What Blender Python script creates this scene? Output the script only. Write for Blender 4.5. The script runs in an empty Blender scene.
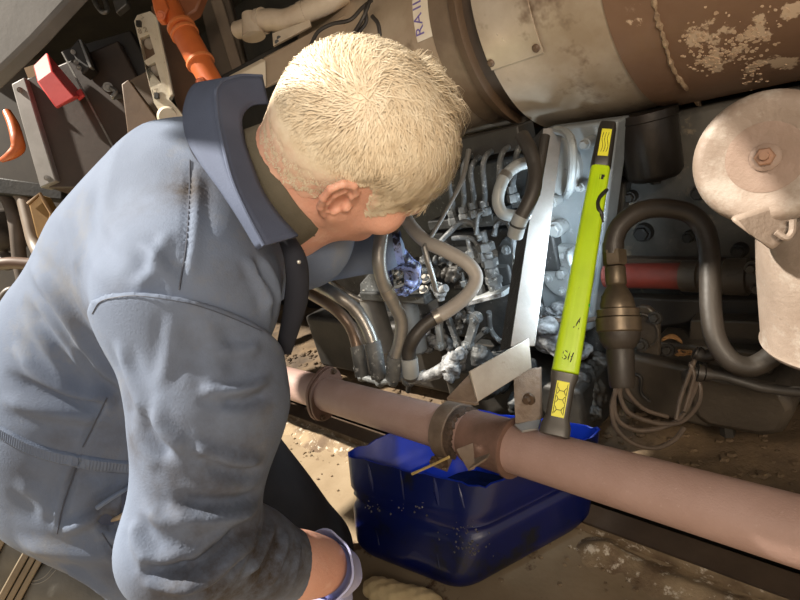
import bpy, bmesh, math, random
import numpy as np
from mathutils import Vector, Matrix
from mathutils.bvhtree import BVHTree

random.seed(7); rng = np.random.default_rng(7)
C = bpy.context.scene.collection
SC = bpy.context.scene
PI = math.pi

# ------------------------------------------------------------------ camera
F = 540.0
H = 0.86                                   # lens height above the workshop floor, metres
def unit(v):
    v = np.array(v, float); return v/np.linalg.norm(v)
AX = -unit([-500, -30, F])
AZ = -unit([(F*F-30*1700)/500.0, 1700, F])
AY = np.cross(AZ, AX)
RM = np.array([AX, AY, AZ])                # camera axes (right, down, forward) in world
EYE = np.array([0, 0, H])
cam_d = bpy.data.cameras.new('camera'); cam = bpy.data.objects.new('camera', cam_d); C.objects.link(cam)
cam_d.sensor_width = 36; cam_d.lens = 36*F/800; cam_d.clip_start = 0.02; cam_d.clip_end = 60
mw = Matrix.Identity(4)
for i in range(3):
    mw[i][0] = RM[i][0]; mw[i][1] = -RM[i][1]; mw[i][2] = -RM[i][2]; mw[i][3] = EYE[i]
cam.matrix_world = mw
SC.camera = cam

# ------------------------------------------------------------------ world, sun, lamps, exposure
SC.view_settings.view_transform = 'Standard'; SC.view_settings.look = 'None'
SC.view_settings.gamma = 1; SC.view_settings.use_curve_mapping = False
SC.view_settings.exposure = 0.0
w = bpy.data.worlds.new('world'); SC.world = w; w.use_nodes = True
bg = w.node_tree.nodes['Background']; bg.inputs[0].default_value = (1.0, 0.94, 0.87, 1); bg.inputs[1].default_value = 0.40

def lamp(kind, name, loc, target, energy, color, **kw):
    d = bpy.data.lights.new(name, kind); o = bpy.data.objects.new(name, d); C.objects.link(o)
    d.energy = energy; d.color = color
    for k, v in kw.items(): setattr(d, k, v)
    o.location = loc
    o.rotation_euler = (Vector(target)-Vector(loc)).to_track_quat('-Z', 'Y').to_euler()
    return o
SUN_DIR = Vector((0.45, 0.38, -0.76)).normalized()   # the way the sunlight travels
lamp('SUN', 'sun', Vector((-3, -3, 4)), Vector((-3, -3, 4))+SUN_DIR, 11.0, (1.0, 0.92, 0.80), angle=0.02)
lamp('AREA', 'front_fill', (0.9, -0.75, 1.42), (-0.5, 0.95, 0.75), 11, (1.0, 0.86, 0.72), shape='RECTANGLE', size=1.6, size_y=0.8)  # soft warm fill added behind the camera, not a lamp of the workshop
lamp('SPOT', 'silencer_fill_spot', (0.80, -0.55, 1.40), (-0.34, 1.0, 0.90), 88, (1.0, 0.82, 0.62), spot_size=math.radians(58), spot_blend=.55, shadow_soft_size=.22)  # added spot that brightens silencer and housing, cone kept off the sleeve

# ------------------------------------------------------------------ pixel rays -> world points
def at(px, py, d): return EYE + RM @ np.array([(px-400)/F*d, (py-300)/F*d, d])
def ray(px, py): return RM @ np.array([(px-400)/F, (py-300)/F, 1.0])
def atX(px, py, v): r = ray(px, py); return EYE + r*(v/r[0])
def atY(px, py, v): r = ray(px, py); return EYE + r*(v/r[1])
def atZ(px, py, v): r = ray(px, py); return EYE + r*((v-H)/r[2])
def proj(p):
    c = RM.T @ (np.asarray(p, float)-EYE); return 400+F*c[0]/c[2], 300+F*c[1]/c[2], c[2]

# ------------------------------------------------------------------ materials
MATS = {}
def mk(name, c1, c2=None, scale=6, rough=0.6, rough2=None, metal=0.0, bump=0.0, bscale=40, spot=None, sscale=25, slo=0.6, shi=0.66,
       detail=6, lo=0.35, hi=0.65, coat=0.0, sss=0.0, attr=None, attrcol=None, stretch=None, ior=None, emit=None, estr=0):
    if name in MATS: return MATS[name]
    m = bpy.data.materials.new(name); m.use_nodes = True; nt = m.node_tree; N = nt.nodes; L = nt.links
    b = N['Principled BSDF']
    def S(k, v):
        if k in b.inputs: b.inputs[k].default_value = v
    S('Metallic', metal); S('Roughness', rough); S('Coat Weight', coat)
    if sss: S('Subsurface Weight', sss); S('Subsurface Radius', (0.012, 0.005, 0.003)); S('Subsurface Scale', 1.0)
    if emit: S('Emission Color', (*emit, 1)); S('Emission Strength', estr)
    tc = N.new('ShaderNodeTexCoord'); vec = tc.outputs['Object']
    if stretch:
        mp = N.new('ShaderNodeMapping'); mp.inputs['Scale'].default_value = stretch; L.new(vec, mp.inputs['Vector']); vec = mp.outputs[0]
    def noise(sc, det=6, rg=0.6):
        n = N.new('ShaderNodeTexNoise'); n.inputs['Scale'].default_value = sc; n.inputs['Detail'].default_value = det
        n.inputs['Roughness'].default_value = rg; L.new(vec, n.inputs['Vector']); return n.outputs['Fac']
    def ramp(fac, a, z):
        r = N.new('ShaderNodeMapRange'); r.inputs['From Min'].default_value = a; r.inputs['From Max'].default_value = z
        L.new(fac, r.inputs['Value']); return r.outputs['Result']
    def mix(fac, a, bb):
        x = N.new('ShaderNodeMix'); x.data_type = 'RGBA'
        if fac is not None: L.new(fac, x.inputs['Factor'])
        for s, v in ((x.inputs[6], a), (x.inputs[7], bb)):
            if isinstance(v, tuple): s.default_value = (*v[:3], 1)
            else: L.new(v, s)
        return x.outputs[2]
    col = tuple(c1)
    n1 = ramp(noise(scale, detail), lo, hi)
    if c2 is not None:
        col = mix(n1, tuple(c1), tuple(c2))
        if rough2 is not None:
            r = N.new('ShaderNodeMapRange'); r.inputs['To Min'].default_value = rough; r.inputs['To Max'].default_value = rough2
            L.new(n1, r.inputs['Value']); L.new(r.outputs['Result'], b.inputs['Roughness'])
    if spot is not None: col = mix(ramp(noise(sscale, 5, 0.7), slo, shi), col, tuple(spot))
    if attr:
        a = N.new('ShaderNodeAttribute'); a.attribute_name = attr
        mm = N.new('ShaderNodeMath'); mm.operation = 'MULTIPLY'; L.new(a.outputs['Fac'], mm.inputs[0])
        L.new(ramp(noise(22, 6, 0.7), 0.25, 0.62), mm.inputs[1]); col = mix(mm.outputs[0], col, tuple(attrcol))
    if isinstance(col, tuple): b.inputs['Base Color'].default_value = (*col[:3], 1)
    else: L.new(col, b.inputs['Base Color'])
    if bump:
        bp = N.new('ShaderNodeBump'); bp.inputs['Strength'].default_value = min(1, bump); bp.inputs['Distance'].default_value = 0.004
        L.new(noise(bscale, 5, 0.65), bp.inputs['Height']); L.new(bp.outputs[0], b.inputs['Normal'])
    MATS[name] = m; m['nodes'] = ''
    return m

# ------------------------------------------------------------------ mesh builder (world coordinates)
def V(a): return np.array(a, float)
def frame(d):
    d = unit(d); a = V([0, 0, 1]) if abs(d[2]) < 0.9 else V([1, 0, 0])
    u = unit(np.cross(d, a)); return u, np.cross(d, u), d
def spline(pts, n=6):
    P = [V(p) for p in pts]
    if len(P) < 3: return P
    P = [2*P[0]-P[1]]+P+[2*P[-1]-P[-2]]; out = []
    for i in range(1, len(P)-2):
        for k in range(n):
            t = k/n; a, b, c, d = P[i-1], P[i], P[i+1], P[i+2]
            out.append(0.5*(2*b+(c-a)*t+(2*a-5*b+4*c-d)*t*t+(3*b-a-3*c+d)*t**3))
    out.append(P[-2]); return out

class MB:
    def __init__(s): s.v = []; s.f = []
    def add(s, vs, fs):
        n = len(s.v); s.v += [tuple(map(float, p)) for p in vs]; s.f += [tuple(i+n for i in f) for f in fs]; return s
    def hexa(s, p):                    # 4 bottom, 4 top
        return s.add(p, [(0, 3, 2, 1), (4, 5, 6, 7), (0, 1, 5, 4), (1, 2, 6, 5), (2, 3, 7, 6), (3, 0, 4, 7)])
    def box(s, lo, hi):
        x0, y0, z0 = lo; x1, y1, z1 = hi
        return s.hexa([(x0, y0, z0), (x1, y0, z0), (x1, y1, z0), (x0, y1, z0), (x0, y0, z1), (x1, y0, z1), (x1, y1, z1), (x0, y1, z1)])
    def obox(s, c, ux, uy, uz, sx, sy, sz):   # oriented box, half sizes
        c = V(c); ux = unit(ux)*sx; uy = unit(uy)*sy; uz = unit(uz)*sz
        return s.hexa([c-ux-uy-uz, c+ux-uy-uz, c+ux+uy-uz, c-ux+uy-uz, c-ux-uy+uz, c+ux-uy+uz, c+ux+uy+uz, c-ux+uy+uz])
    def prism(s, poly, ext):
        n = len(poly); ext = V(ext); a = [V(p) for p in poly]; b = [p+ext for p in a]
        return s.add(a+b, [tuple(range(n)), tuple(range(2*n-1, n-1, -1))]+[(i, i+n, (i+1) % n+n, (i+1) % n) for i in range(n)])
    def ringed(s, rings, caps=(1, 1), closed=False):
        n = len(rings[0]); vs = [p for r in rings for p in r]; fs = []; m = len(rings)
        for i in range(m if closed else m-1):
            j = (i+1) % m
            for k in range(n):
                l = (k+1) % n; fs.append((i*n+k, i*n+l, j*n+l, j*n+k))
        if not closed:
            if caps[0]: fs.append(tuple(range(n-1, -1, -1)))
            if caps[1]: fs.append(tuple(range((m-1)*n, m*n)))
        return s.add(vs, fs)
    def tube(s, pts, r, seg=10, sm=6, jit=0):
        P = spline(pts, sm) if sm else [V(p) for p in pts]
        m = len(P); rr = r if callable(r) else None
        R = [rr(i/(m-1)) if rr else (np.interp(i/(m-1), np.linspace(0, 1, len(r)), r) if hasattr(r, '__len__') else r) for i in range(m)]
        t0 = unit(P[1]-P[0]); u, v, _ = frame(t0); rings = []
        for i in range(m):
            t = unit(P[min(i+1, m-1)]-P[max(i-1, 0)]); u = unit(u-t*np.dot(u, t)); v = np.cross(t, u)
            rings.append([P[i]+(u*math.cos(a)+v*math.sin(a))*R[i]*(1+(jit*(random.random()-.5) if jit else 0)) for a in np.linspace(0, 2*PI, seg, endpoint=False)])
        return s.ringed(rings)
    def cyl(s, a, b, r0, r1=None, seg=16):
        return s.tube([a, b], [r0, r0 if r1 is None else r1], seg, 0)
    def lathe(s, a, axis, prof, seg=24, caps=(1, 1), up=None):      # prof: (distance along axis, radius)
        u, v, d = frame(axis); a = V(a); rings = []
        for t, r in prof: rings.append([a+d*t+(u*math.cos(q)+v*math.sin(q))*max(r, 1e-4) for q in np.linspace(0, 2*PI, seg, endpoint=False)])
        return s.ringed(rings, caps)
    def hexnut(s, a, axis, r, h):
        u, v, d = frame(axis); a = V(a)
        rg = lambda t, q: [a+d*t+(u*math.cos(x)+v*math.sin(x))*q for x in np.linspace(0, 2*PI, 6, endpoint=False)]
        return s.ringed([rg(0, r), rg(h*.85, r), rg(h, r*.85)])
    def ell(s, c, r, seg=14, rings=9, jit=0, ax=None):
        c = V(c); r = V(r) if hasattr(r, '__len__') else V([r, r, r]); A = np.eye(3) if ax is None else np.array(ax)
        rg = []
        for i in range(1, rings):
            th = PI*i/rings; ring = []
            for k in range(seg):
                ph = 2*PI*k/seg; q = 1+jit*(random.random()-.5)
                ring.append(c+(V([math.sin(th)*math.cos(ph), math.sin(th)*math.sin(ph), math.cos(th)])*r*q) @ A)
            rg.append(ring)
        return s.ringed(rg[::-1])
    def bolt(s, p, n, r, h=None, washer=True):
        h = h or r*.9; p = V(p); n = unit(n)
        if washer: s.cyl(p-n*r*.5, p+n*r*.25, r*1.5, seg=12)
        return s.hexnut(p+n*r*.2, n, r, h)
    def mesh(s, name, org=(0, 0, 0), smooth=35):
        me = bpy.data.meshes.new(name); o = V(org)
        me.from_pydata([tuple(V(p)-o) for p in s.v], [], s.f)
        bm = bmesh.new(); bm.from_mesh(me); bmesh.ops.recalc_face_normals(bm, faces=bm.faces); bm.to_mesh(me); bm.free()
        if smooth:
            me.polygons.foreach_set('use_smooth', [True]*len(me.polygons)); me.set_sharp_from_angle(angle=math.radians(smooth))
        me.update(); return me

def base_of(P):
    P = np.array(P); return V([*(P[:, :2].min(0)+P[:, :2].max(0))/2, P[:, 2].min()])
def tag(o, label=None, cat=None, group=None, kind=None):
    for k, v in (('label', label), ('category', cat), ('group', group), ('kind', kind)):
        if v: o[k] = v
    return o
def thing(name, label, cat, loc, group=None):
    o = bpy.data.objects.new(name, None); o.empty_display_size = .05; C.objects.link(o); o.location = Vector(loc)
    return tag(o, label, cat, group)
def org_of(p):
    while p.parent is not None: p = p.parent
    return V(p.location)
def obj(name, me, mat, parent=None, bevel=0, loc=None):
    o = bpy.data.objects.new(name, me); C.objects.link(o); me.materials.append(mat)
    if parent is not None: o.parent = parent
    if loc is not None: o.location = Vector(loc)
    if bevel:
        b = o.modifiers.new('bevel', 'BEVEL'); b.width = bevel; b.segments = 2; b.limit_method = 'ANGLE'; b.angle_limit = math.radians(40)
    return o
def part(root, name, mb, mat, label=None, bevel=0, smooth=35):
    o = obj(name, mb.mesh(name, org_of(root), smooth), mat, root, bevel)
    return tag(o, label)
def solo(name, mb, mat, label, cat, group=None, bevel=0, smooth=35, kind=None):
    b = base_of(mb.v); o = obj(name, mb.mesh(name, b, smooth), mat, None, bevel, b)
    return tag(o, label, cat, group, kind)
def struct(name, mb, mat, bevel=0, smooth=35):
    o = obj(name, mb.mesh(name, (0, 0, 0), smooth), mat, None, bevel); return tag(o, kind='structure')
def plate(mb, px, th, away=True):          # flat plate through pixel corners (px, py, depth), thickness th behind it
    P = [at(*p) for p in px]; n = unit(np.cross(P[1]-P[0], P[2]-P[0]))
    if np.dot(n, P[0]-EYE) < 0: n = -n
    return mb.prism(P, n*th)

# ------------------------------------------------------------------ implicit surfaces (smooth unions, sparse surface nets)
class SDF:
    def __init__(s): s.ops = []
    def cone(s, a, b, ra, rb=None, k=0.02, op='+'):
        a = V(a); b = V(b); rb = ra if rb is None else rb; ba = b-a; L2 = max(np.dot(ba, ba), 1e-12)
        def f(P):
            t = np.clip(((P-a) @ ba)/L2, 0, 1); return np.linalg.norm(P-a-t[:, None]*ba, axis=1)-(ra+(rb-ra)*t)
        s.ops.append((f, k, op)); return s
    def path(s, pts, r, k=0.02, op='+'):
        rr = r if hasattr(r, '__len__') else [r]*len(pts)
        for i in range(len(pts)-1): s.cone(pts[i], pts[i+1], rr[i], rr[i+1], k if i == 0 else min(k, max(rr[i]*.5, .001)), op)
        return s
    def ell(s, c, r, ax=None, k=0.02, op='+'):
        c = V(c); r = V(r) if hasattr(r, '__len__') else V([r]*3); A = np.eye(3) if ax is None else np.array(ax)
        def f(P):
            q = (P-c) @ A.T; k0 = np.linalg.norm(q/r, axis=1); k1 = np.linalg.norm(q/r**2, axis=1)+1e-9
            return np.where(k0 < .05, -r.min(), k0*(k0-1)/k1)
        s.ops.append((f, k, op)); return s
    def plane(s, p, n, k=0.005, op='-'):      # '-' cuts away what lies on the n side
        p = V(p); n = unit(n); s.ops.append((lambda P: -((P-p) @ n), k, op)); return s
    def ev(s, P, blocks=None, ctr=None, hd=0):
        if blocks is None:
            d = np.full(len(P), 9.0)
            for f, k, op in s.ops: d = s.comb(d, f(P), k, op)
            return d
        nb, m = blocks; d = np.full((nb, m), 9.0); P3 = P.reshape(nb, m, 3)
        for f, k, op in s.ops:
            c = f(ctr); i = np.nonzero(np.abs(c) < hd*2.2+k+.01 if op == '+' else c < hd*2.2+k+.01)[0] if op != '+' else np.nonzero(c < hd*2.2+k+.01)[0]
            if len(i): d[i] = s.comb(d[i], f(P3[i].reshape(-1, 3)).reshape(len(i), m), k, op)
        return d
    @staticmethod
    def comb(d, e, k, op):
        if op == '+':
            h = np.maximum(k-np.abs(d-e), 0)/k; return np.minimum(d, e)-h*h*k*.25
        e = -e; h = np.maximum(k-np.abs(d-e), 0)/k; return np.maximum(d, e)+h*h*k*.25
    def mesh(s, vox, lo, hi, B=8):
        lo = V(lo); hi = V(hi); nB = np.ceil((hi-lo)/(vox*B)).astype(int)
        g = np.stack(np.meshgrid(*[np.arange(n) for n in nB], indexing='ij'), -1).reshape(-1, 3)
        bs = vox*B; ctr = lo+(g+.5)*bs; hd = bs*.866
        dc = s.ev(ctr); act = np.abs(dc) < hd*1.6+.004; g = g[act]; ctr = ctr[act]; nb = len(g)
        l = np.stack(np.meshgrid(*[np.arange(B+1)]*3, indexing='ij'), -1).reshape(-1, 3)
        P = (lo+(g[:, None, :]*B+l[None])*vox).reshape(-1, 3)
        d = s.ev(P, (nb, len(l)), ctr, hd).reshape(nb, B+1, B+1, B+1)
        sg = d < 0
        offs = [(a, b, c) for a in (0, 1) for b in (0, 1) for c in (0, 1)]
        cs = sum(sg[:, a:a+B, b:b+B, c:c+B].astype(np.int8) for a, b, c in offs)
        bi, i, j, k = np.nonzero((cs > 0) & (cs < 8))
        val = np.stack([d[bi, i+a, j+b, k+c] for a, b, c in offs], 1)
        acc = np.zeros((len(bi), 3)); cnt = np.zeros(len(bi)); of = np.array(offs, float)
        for p in range(8):
            for q in range(p+1, 8):
                if np.abs(of[p]-of[q]).sum() == 1:
                    x = (val[:, p] < 0) != (val[:, q] < 0); dn = val[:, p]-val[:, q]
                    t = np.where(x, val[:, p]/np.where(np.abs(dn) < 1e-12, 1, dn), 0)
                    acc += np.where(x[:, None], of[p]+(of[q]-of[p])*t[:, None], 0); cnt += x
        cell = g[bi]*B+np.stack([i, j, k], 1); vert = lo+(cell+acc/cnt[:, None])*vox
        D = nB*B+2; key = (cell[:, 0]*D[1]+cell[:, 1])*D[2]+cell[:, 2]; order = np.argsort(key); sk = key[order]
        def look(c):
            kk = (c[:, 0]*D[1]+c[:, 1])*D[2]+c[:, 2]; p = np.clip(np.searchsorted(sk, kk), 0, len(sk)-1); return order[p], sk[p] == kk
        quads = []
        for ax in range(3):
            u, v2 = (ax+1) % 3, (ax+2) % 3
            q = 4 >> ax; a0 = val[:, 0] < 0; a1 = val[:, q] < 0; e = np.nonzero(a0 != a1)[0]; c = cell[e]
            du = np.zeros(3, int); du[u] = 1; dv = np.zeros(3, int); dv[v2] = 1
            ids, ok = [e], np.ones(len(e), bool)
            for o in (du, du+dv, dv):
                t, y = look(c-o); ids.append(t); ok &= y
            Q = np.stack(ids, 1)[ok]; fl = a0[e][ok]; Q[~fl] = Q[~fl][:, ::-1]; quads.append(Q)
        return vert, np.concatenate(quads)

def np_mesh(name, v, q, org=(0, 0, 0), smooth=True):
    me = bpy.data.meshes.new(name); v = np.asarray(v)-V(org)
    me.vertices.add(len(v)); me.vertices.foreach_set('co', v.astype(np.float32).ravel())
    n = q.shape[1]; me.loops.add(len(q)*n); me.loops.foreach_set('vertex_index', q.astype(np.int32).ravel())
    me.polygons.add(len(q)); me.polygons.foreach_set('loop_start', np.arange(0, len(q)*n, n, dtype=np.int32))
    if smooth: me.polygons.foreach_set('use_smooth', [True]*len(q))
    me.update(); me.validate(); return me
def vnormals(v, q):
    a = np.cross(v[q[:, 2]]-v[q[:, 0]], v[q[:, 3]]-v[q[:, 1]]) if q.shape[1] == 4 else np.cross(v[q[:, 1]]-v[q[:, 0]], v[q[:, 2]]-v[q[:, 0]])
    n = np.zeros_like(v)
    for k in range(q.shape[1]): np.add.at(n, q[:, k], a)
    return n/(np.linalg.norm(n, axis=1)[:, None]+1e-12)
def cast(bvh, px, py):
    r = ray(px, py); h = bvh.ray_cast(Vector(EYE), Vector(r)); return None if h[0] is None else V(h[0])
def cast_line(bvh, pts, n=6):
    P2 = spline([(*p, 0) for p in pts], n); out = [cast(bvh, p[0], p[1]) for p in P2]; return [p for p in out if p is not None]
# ------------------------------------------------------------------ palette
concrete = mk('concrete', (.29, .22, .138), (.21, .15, .085), 5, .75, bump=.25, bscale=60, spot=(.085, .045, .022), sscale=9, slo=.585, shi=.65)
dirt_m = mk('dirt', (.060, .040, .024), (.16, .105, .055), 7, .8, bump=.8, bscale=70, spot=(.22, .15, .075), sscale=45, slo=.62, shi=.72)
deposit = mk('deposit', (.30, .22, .13), (.12, .075, .04), 14, .8, bump=.7, bscale=90, spot=(.62, .55, .44), sscale=50, slo=.56, shi=.66)
rust = mk('rusty_steel', (.085, .055, .036), (.14, .09, .055), 12, .55, .8, .3, .3, 60)
rail_m = mk('rail_brown', (.13, .09, .062), (.09, .062, .044), 9, .5, metal=.3, bump=.15)
black = mk('black_grime', (.012, .011, .010), (.03, .026, .021), 10, .55, bump=.3, bscale=50)
blackp = mk('black_paint', (.030, .027, .025), (.045, .038, .032), 8, .45, bump=.12)
darkbrown = mk('dark_brown_grime', (.05, .036, .026), (.085, .06, .042), 8, .6, bump=.3)
silver = mk('silver_paint', (.58, .50, .40), (.38, .30, .215), 5, .26, .45, .35, .30, 9, spot=(.20, .14, .095), sscale=6, slo=.58, shi=.68)
silver2 = mk('silver_shell', (.52, .42, .31), (.37, .275, .19), 6, .30, .5, .3, .25, 12, spot=(.15, .10, .06), sscale=5, slo=.57, shi=.68)
brownpaint = mk('brown_paint', (.215, .13, .082), (.17, .10, .062), 7, .42, metal=.1, bump=.2, bscale=30, spot=(.30, .21, .15), sscale=12, slo=.63, shi=.7)
def flaking(m, cen, col):          # worn pale areas round the given places, ragged by noise
    nt = m.node_tree; N = nt.nodes; L = nt.links; b = N['Principled BSDF']; old = b.inputs['Base Color'].links[0].from_socket
    tc = N.new('ShaderNodeTexCoord'); nz = N.new('ShaderNodeTexNoise'); nz.inputs['Scale'].default_value = 16; nz.inputs['Detail'].default_value = 9; nz.inputs['Roughness'].default_value = .68
    L.new(tc.outputs['Object'], nz.inputs['Vector']); acc = None
    for c, r in cen:
        d = N.new('ShaderNodeVectorMath'); d.operation = 'DISTANCE'; L.new(tc.outputs['Object'], d.inputs[0]); d.inputs[1].default_value = c
        mr = N.new('ShaderNodeMapRange'); mr.inputs['From Max'].default_value = r; mr.inputs['To Min'].default_value = .20; mr.inputs['To Max'].default_value = 0; L.new(d.outputs['Value'], mr.inputs['Value'])
        if acc is None: acc = mr.outputs[0]
        else:
            x = N.new('ShaderNodeMath'); x.operation = 'MAXIMUM'; L.new(acc, x.inputs[0]); L.new(mr.outputs[0], x.inputs[1]); acc = x.outputs[0]
    ad = N.new('ShaderNodeMath'); ad.operation = 'ADD'; L.new(acc, ad.inputs[0]); L.new(nz.outputs['Fac'], ad.inputs[1])
    rp = N.new('ShaderNodeMapRange'); rp.inputs['From Min'].default_value = .625; rp.inputs['From Max'].default_value = .655; L.new(ad.outputs[0], rp.inputs['Value'])
    mx = N.new('ShaderNodeMix'); mx.data_type = 'RGBA'; L.new(rp.outputs[0], mx.inputs['Factor']); L.new(old, mx.inputs[6]); mx.inputs[7].default_value = (*col, 1); L.new(mx.outputs[2], b.inputs['Base Color'])
brownplate = mk('brown_plate', (.16, .10, .06), (.11, .07, .042), 8, .55, metal=.1, bump=.15)
pipe_m = mk('pink_primer', (.40, .27, .235), (.35, .23, .195), 14, .5, bump=.35, bscale=260, spot=(.46, .33, .285), sscale=180, slo=.62, shi=.72)
pipe_rust = mk('pipe_sleeve', (.22, .125, .095), (.15, .09, .065), 20, .6, metal=.1, bump=.4, bscale=120)
clampm = mk('clamp_brown', (.22, .165, .125), (.12, .085, .06), 18, .55, metal=.25, bump=.5, bscale=100)
strapm = mk('grey_strap', (.26, .25, .24), (.20, .19, .18), 18, .45, metal=.25, bump=.15, bscale=90, spot=(.30, .24, .19), sscale=40, slo=.66, shi=.72)
greydust = mk('dusty_grey', (.16, .17, .175), (.055, .058, .060), 14, .6, metal=.2, bump=.5, bscale=90, spot=(.42, .43, .43), sscale=70, slo=.56, shi=.68)
greylight = mk('light_grey_paint', (.34, .36, .365), (.24, .26, .265), 8, .5, metal=.15, bump=.3, bscale=50, spot=(.11, .115, .12), sscale=20, slo=.6, shi=.7)
greydark = mk('dark_grey_grime', (.020, .021, .021), (.050, .052, .053), 16, .5, metal=.2, bump=.5, bscale=80, spot=(.20, .21, .21), sscale=90, slo=.62, shi=.72)
crust = mk('white_crust', (.40, .41, .42), (.07, .073, .076), 38, .6, metal=.2, bump=.9, bscale=130)
hosegrey = mk('grey_hose', (.33, .31, .285), (.27, .25, .23), 20, .55, bump=.15, bscale=120)
rubber = mk('black_rubber', (.026, .023, .020), (.040, .035, .030), 20, .5, bump=.2, bscale=120)
rubberb = mk('brown_black_rubber', (.034, .027, .021), (.022, .018, .014), 18, .48, bump=.15, bscale=140)
steel = mk('worn_steel', (.36, .345, .32), (.20, .185, .165), 20, .3, .5, .7, .2, 60)
tubesteel = mk('dull_steel_tube', (.30, .295, .285), (.20, .195, .185), 16, .32, .5, .6, .2, 60)
brass = mk('brown_bronze', (.13, .10, .066), (.08, .062, .042), 22, .35, .5, .6, .2, 60)
wall_mott = mk('mottled_casting', (.040, .039, .036), (.10, .092, .078), 9, .5, metal=.2, bump=.6, bscale=30, spot=(.24, .19, .13), sscale=13, slo=.6, shi=.72)
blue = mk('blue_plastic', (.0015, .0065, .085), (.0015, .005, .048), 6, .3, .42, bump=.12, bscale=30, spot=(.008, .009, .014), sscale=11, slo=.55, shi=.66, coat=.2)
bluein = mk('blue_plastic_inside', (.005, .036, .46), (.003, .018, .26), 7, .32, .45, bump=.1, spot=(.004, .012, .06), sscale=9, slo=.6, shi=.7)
oil = mk('waste_oil', (.004, .007, .022), (.003, .005, .014), 5, .08)
orange = mk('orange_paint', (.62, .15, .035), (.50, .11, .03), 10, .4, bump=.15, bscale=60, spot=(.32, .08, .03), sscale=30, slo=.66, shi=.72)
redbox_m = mk('red_paint', (.72, .075, .07), (.60, .05, .05), 8, .45, bump=.1)
cream = mk('cream_casting', (.72, .66, .52), (.58, .51, .38), 10, .5, bump=.25, bscale=70, spot=(.22, .17, .11), sscale=40, slo=.66, shi=.72)
creamduct = mk('cream_duct', (.56, .47, .36), (.42, .33, .24), 8, .4, bump=.3, bscale=30)
hazy = mk('grey_beam', (.20, .185, .17), (.13, .12, .11), 4, .6, bump=.1)
stripgrey = mk('grey_strip', (.30, .28, .265), (.22, .205, .19), 9, .5, metal=.2)
filterm = mk('dusty_pink_grey', (.27, .215, .175), (.215, .165, .13), 14, .55, bump=.35, bscale=120, spot=(.33, .29, .25), sscale=16, slo=.52, shi=.66)
filterr = mk('dusty_rust_centre', (.24, .168, .132), (.20, .14, .105), 20, .55, bump=.3, bscale=150)
copper = mk('copper_bolt', (.34, .20, .13), (.26, .15, .10), 30, .4, metal=.4)
redpipe = mk('red_pipe', (.17, .028, .02), (.045, .016, .013), 7, .45, bump=.2, spot=(.24, .10, .08), sscale=14, slo=.62, shi=.72)
sumpm = mk('oily_sump', (.066, .054, .041), (.042, .034, .026), 8, .42, metal=.1, bump=.35, bscale=90)
yel = mk('lamp_yellow_green', (.50, .72, .010), (.42, .62, .010), 9, .4, bump=.06, spot=(.22, .30, .02), sscale=40, slo=.68, shi=.76)
yel2 = mk('label_yellow', (.82, .80, .05), (.70, .66, .04), 14, .5)
lampblk = mk('lamp_black', (.016, .015, .013), (.024, .022, .018), 14, .4)
lampgrey = mk('lamp_handle_grey', (.060, .054, .046), (.042, .038, .032), 14, .38)
inkm = mk('ink_black', (.006, .006, .006))
paper = mk('label_paper', (.80, .73, .62), (.72, .63, .50), 20, .6)
purple = mk('label_purple', (.16, .12, .36))
wood = mk('stick_wood', (.50, .37, .14), (.38, .27, .10), 30, .6)
leafm = mk('dry_leaf', (.42, .22, .08), (.28, .14, .05), 40, .7)
ragm = mk('beige_lump', (.66, .52, .29), (.56, .42, .22), 14, .8, bump=.4, bscale=90)
green = mk('pale_green_paint', (.56, .66, .40), (.48, .57, .33), 6, .7, bump=.1)
amber = mk('amber_box', (.30, .17, .05), (.20, .11, .03), 10, .5)

# ------------------------------------------------------------------ the setting
b = MB(); b.box((-6, -3.5, -.08), (1.8, .755, 0)); struct('floor', b, concrete)
b = MB(); b.box((-4.2, -.75, 0), (-1.75, -.18, .006)); struct('trim_1', b, green)
b = MB(); b.box((-6, .70, -.12), (1.8, 1.9, -.061)); struct('ground', b, black)
b = MB(); b.box((-6, 1.64, -.06), (1.8, 1.72, 2.2)); struct('wall_back', b, black)
b = MB(); b.box((-4.6, -.1, -.06), (-4.5, 1.63, 2.4)); struct('wall_left', b, darkbrown)
b = MB(); b.box((-4.4, .50, 1.62), (1.8, 1.63, 1.70)); b.box((-.74, -.10, 1.62), (1.8, .50, 1.70)); b.box((-1.45, -.05, 1.62), (-1.06, .50, 1.70)); b.box((-1.06, .36, 1.62), (-.74, .50, 1.70)); b.box((-1.06, -.08, 1.62), (-.74, -.035, 1.70)); b.box((-2.05, -.30, 1.62), (-1.45, .08, 1.70)); struct('ceiling_shade_slabs', b, black)  # underframe roof, plus unseen slabs added to cut the sunlight into patches
# rail beside the floor edge
b = MB()
prof = [(.790, -.0605), (.790, -.04), (.776, -.034), (.776, -.012), (.784, -.004), (.838, -.004), (.846, -.012), (.846, -.0605)]
b.prism([(-4.5, y, z) for y, z in prof], (6.2, 0, 0)); solo('rail', b, rail_m, 'flat brown steel rail along the concrete floor edge', 'rail')
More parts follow.
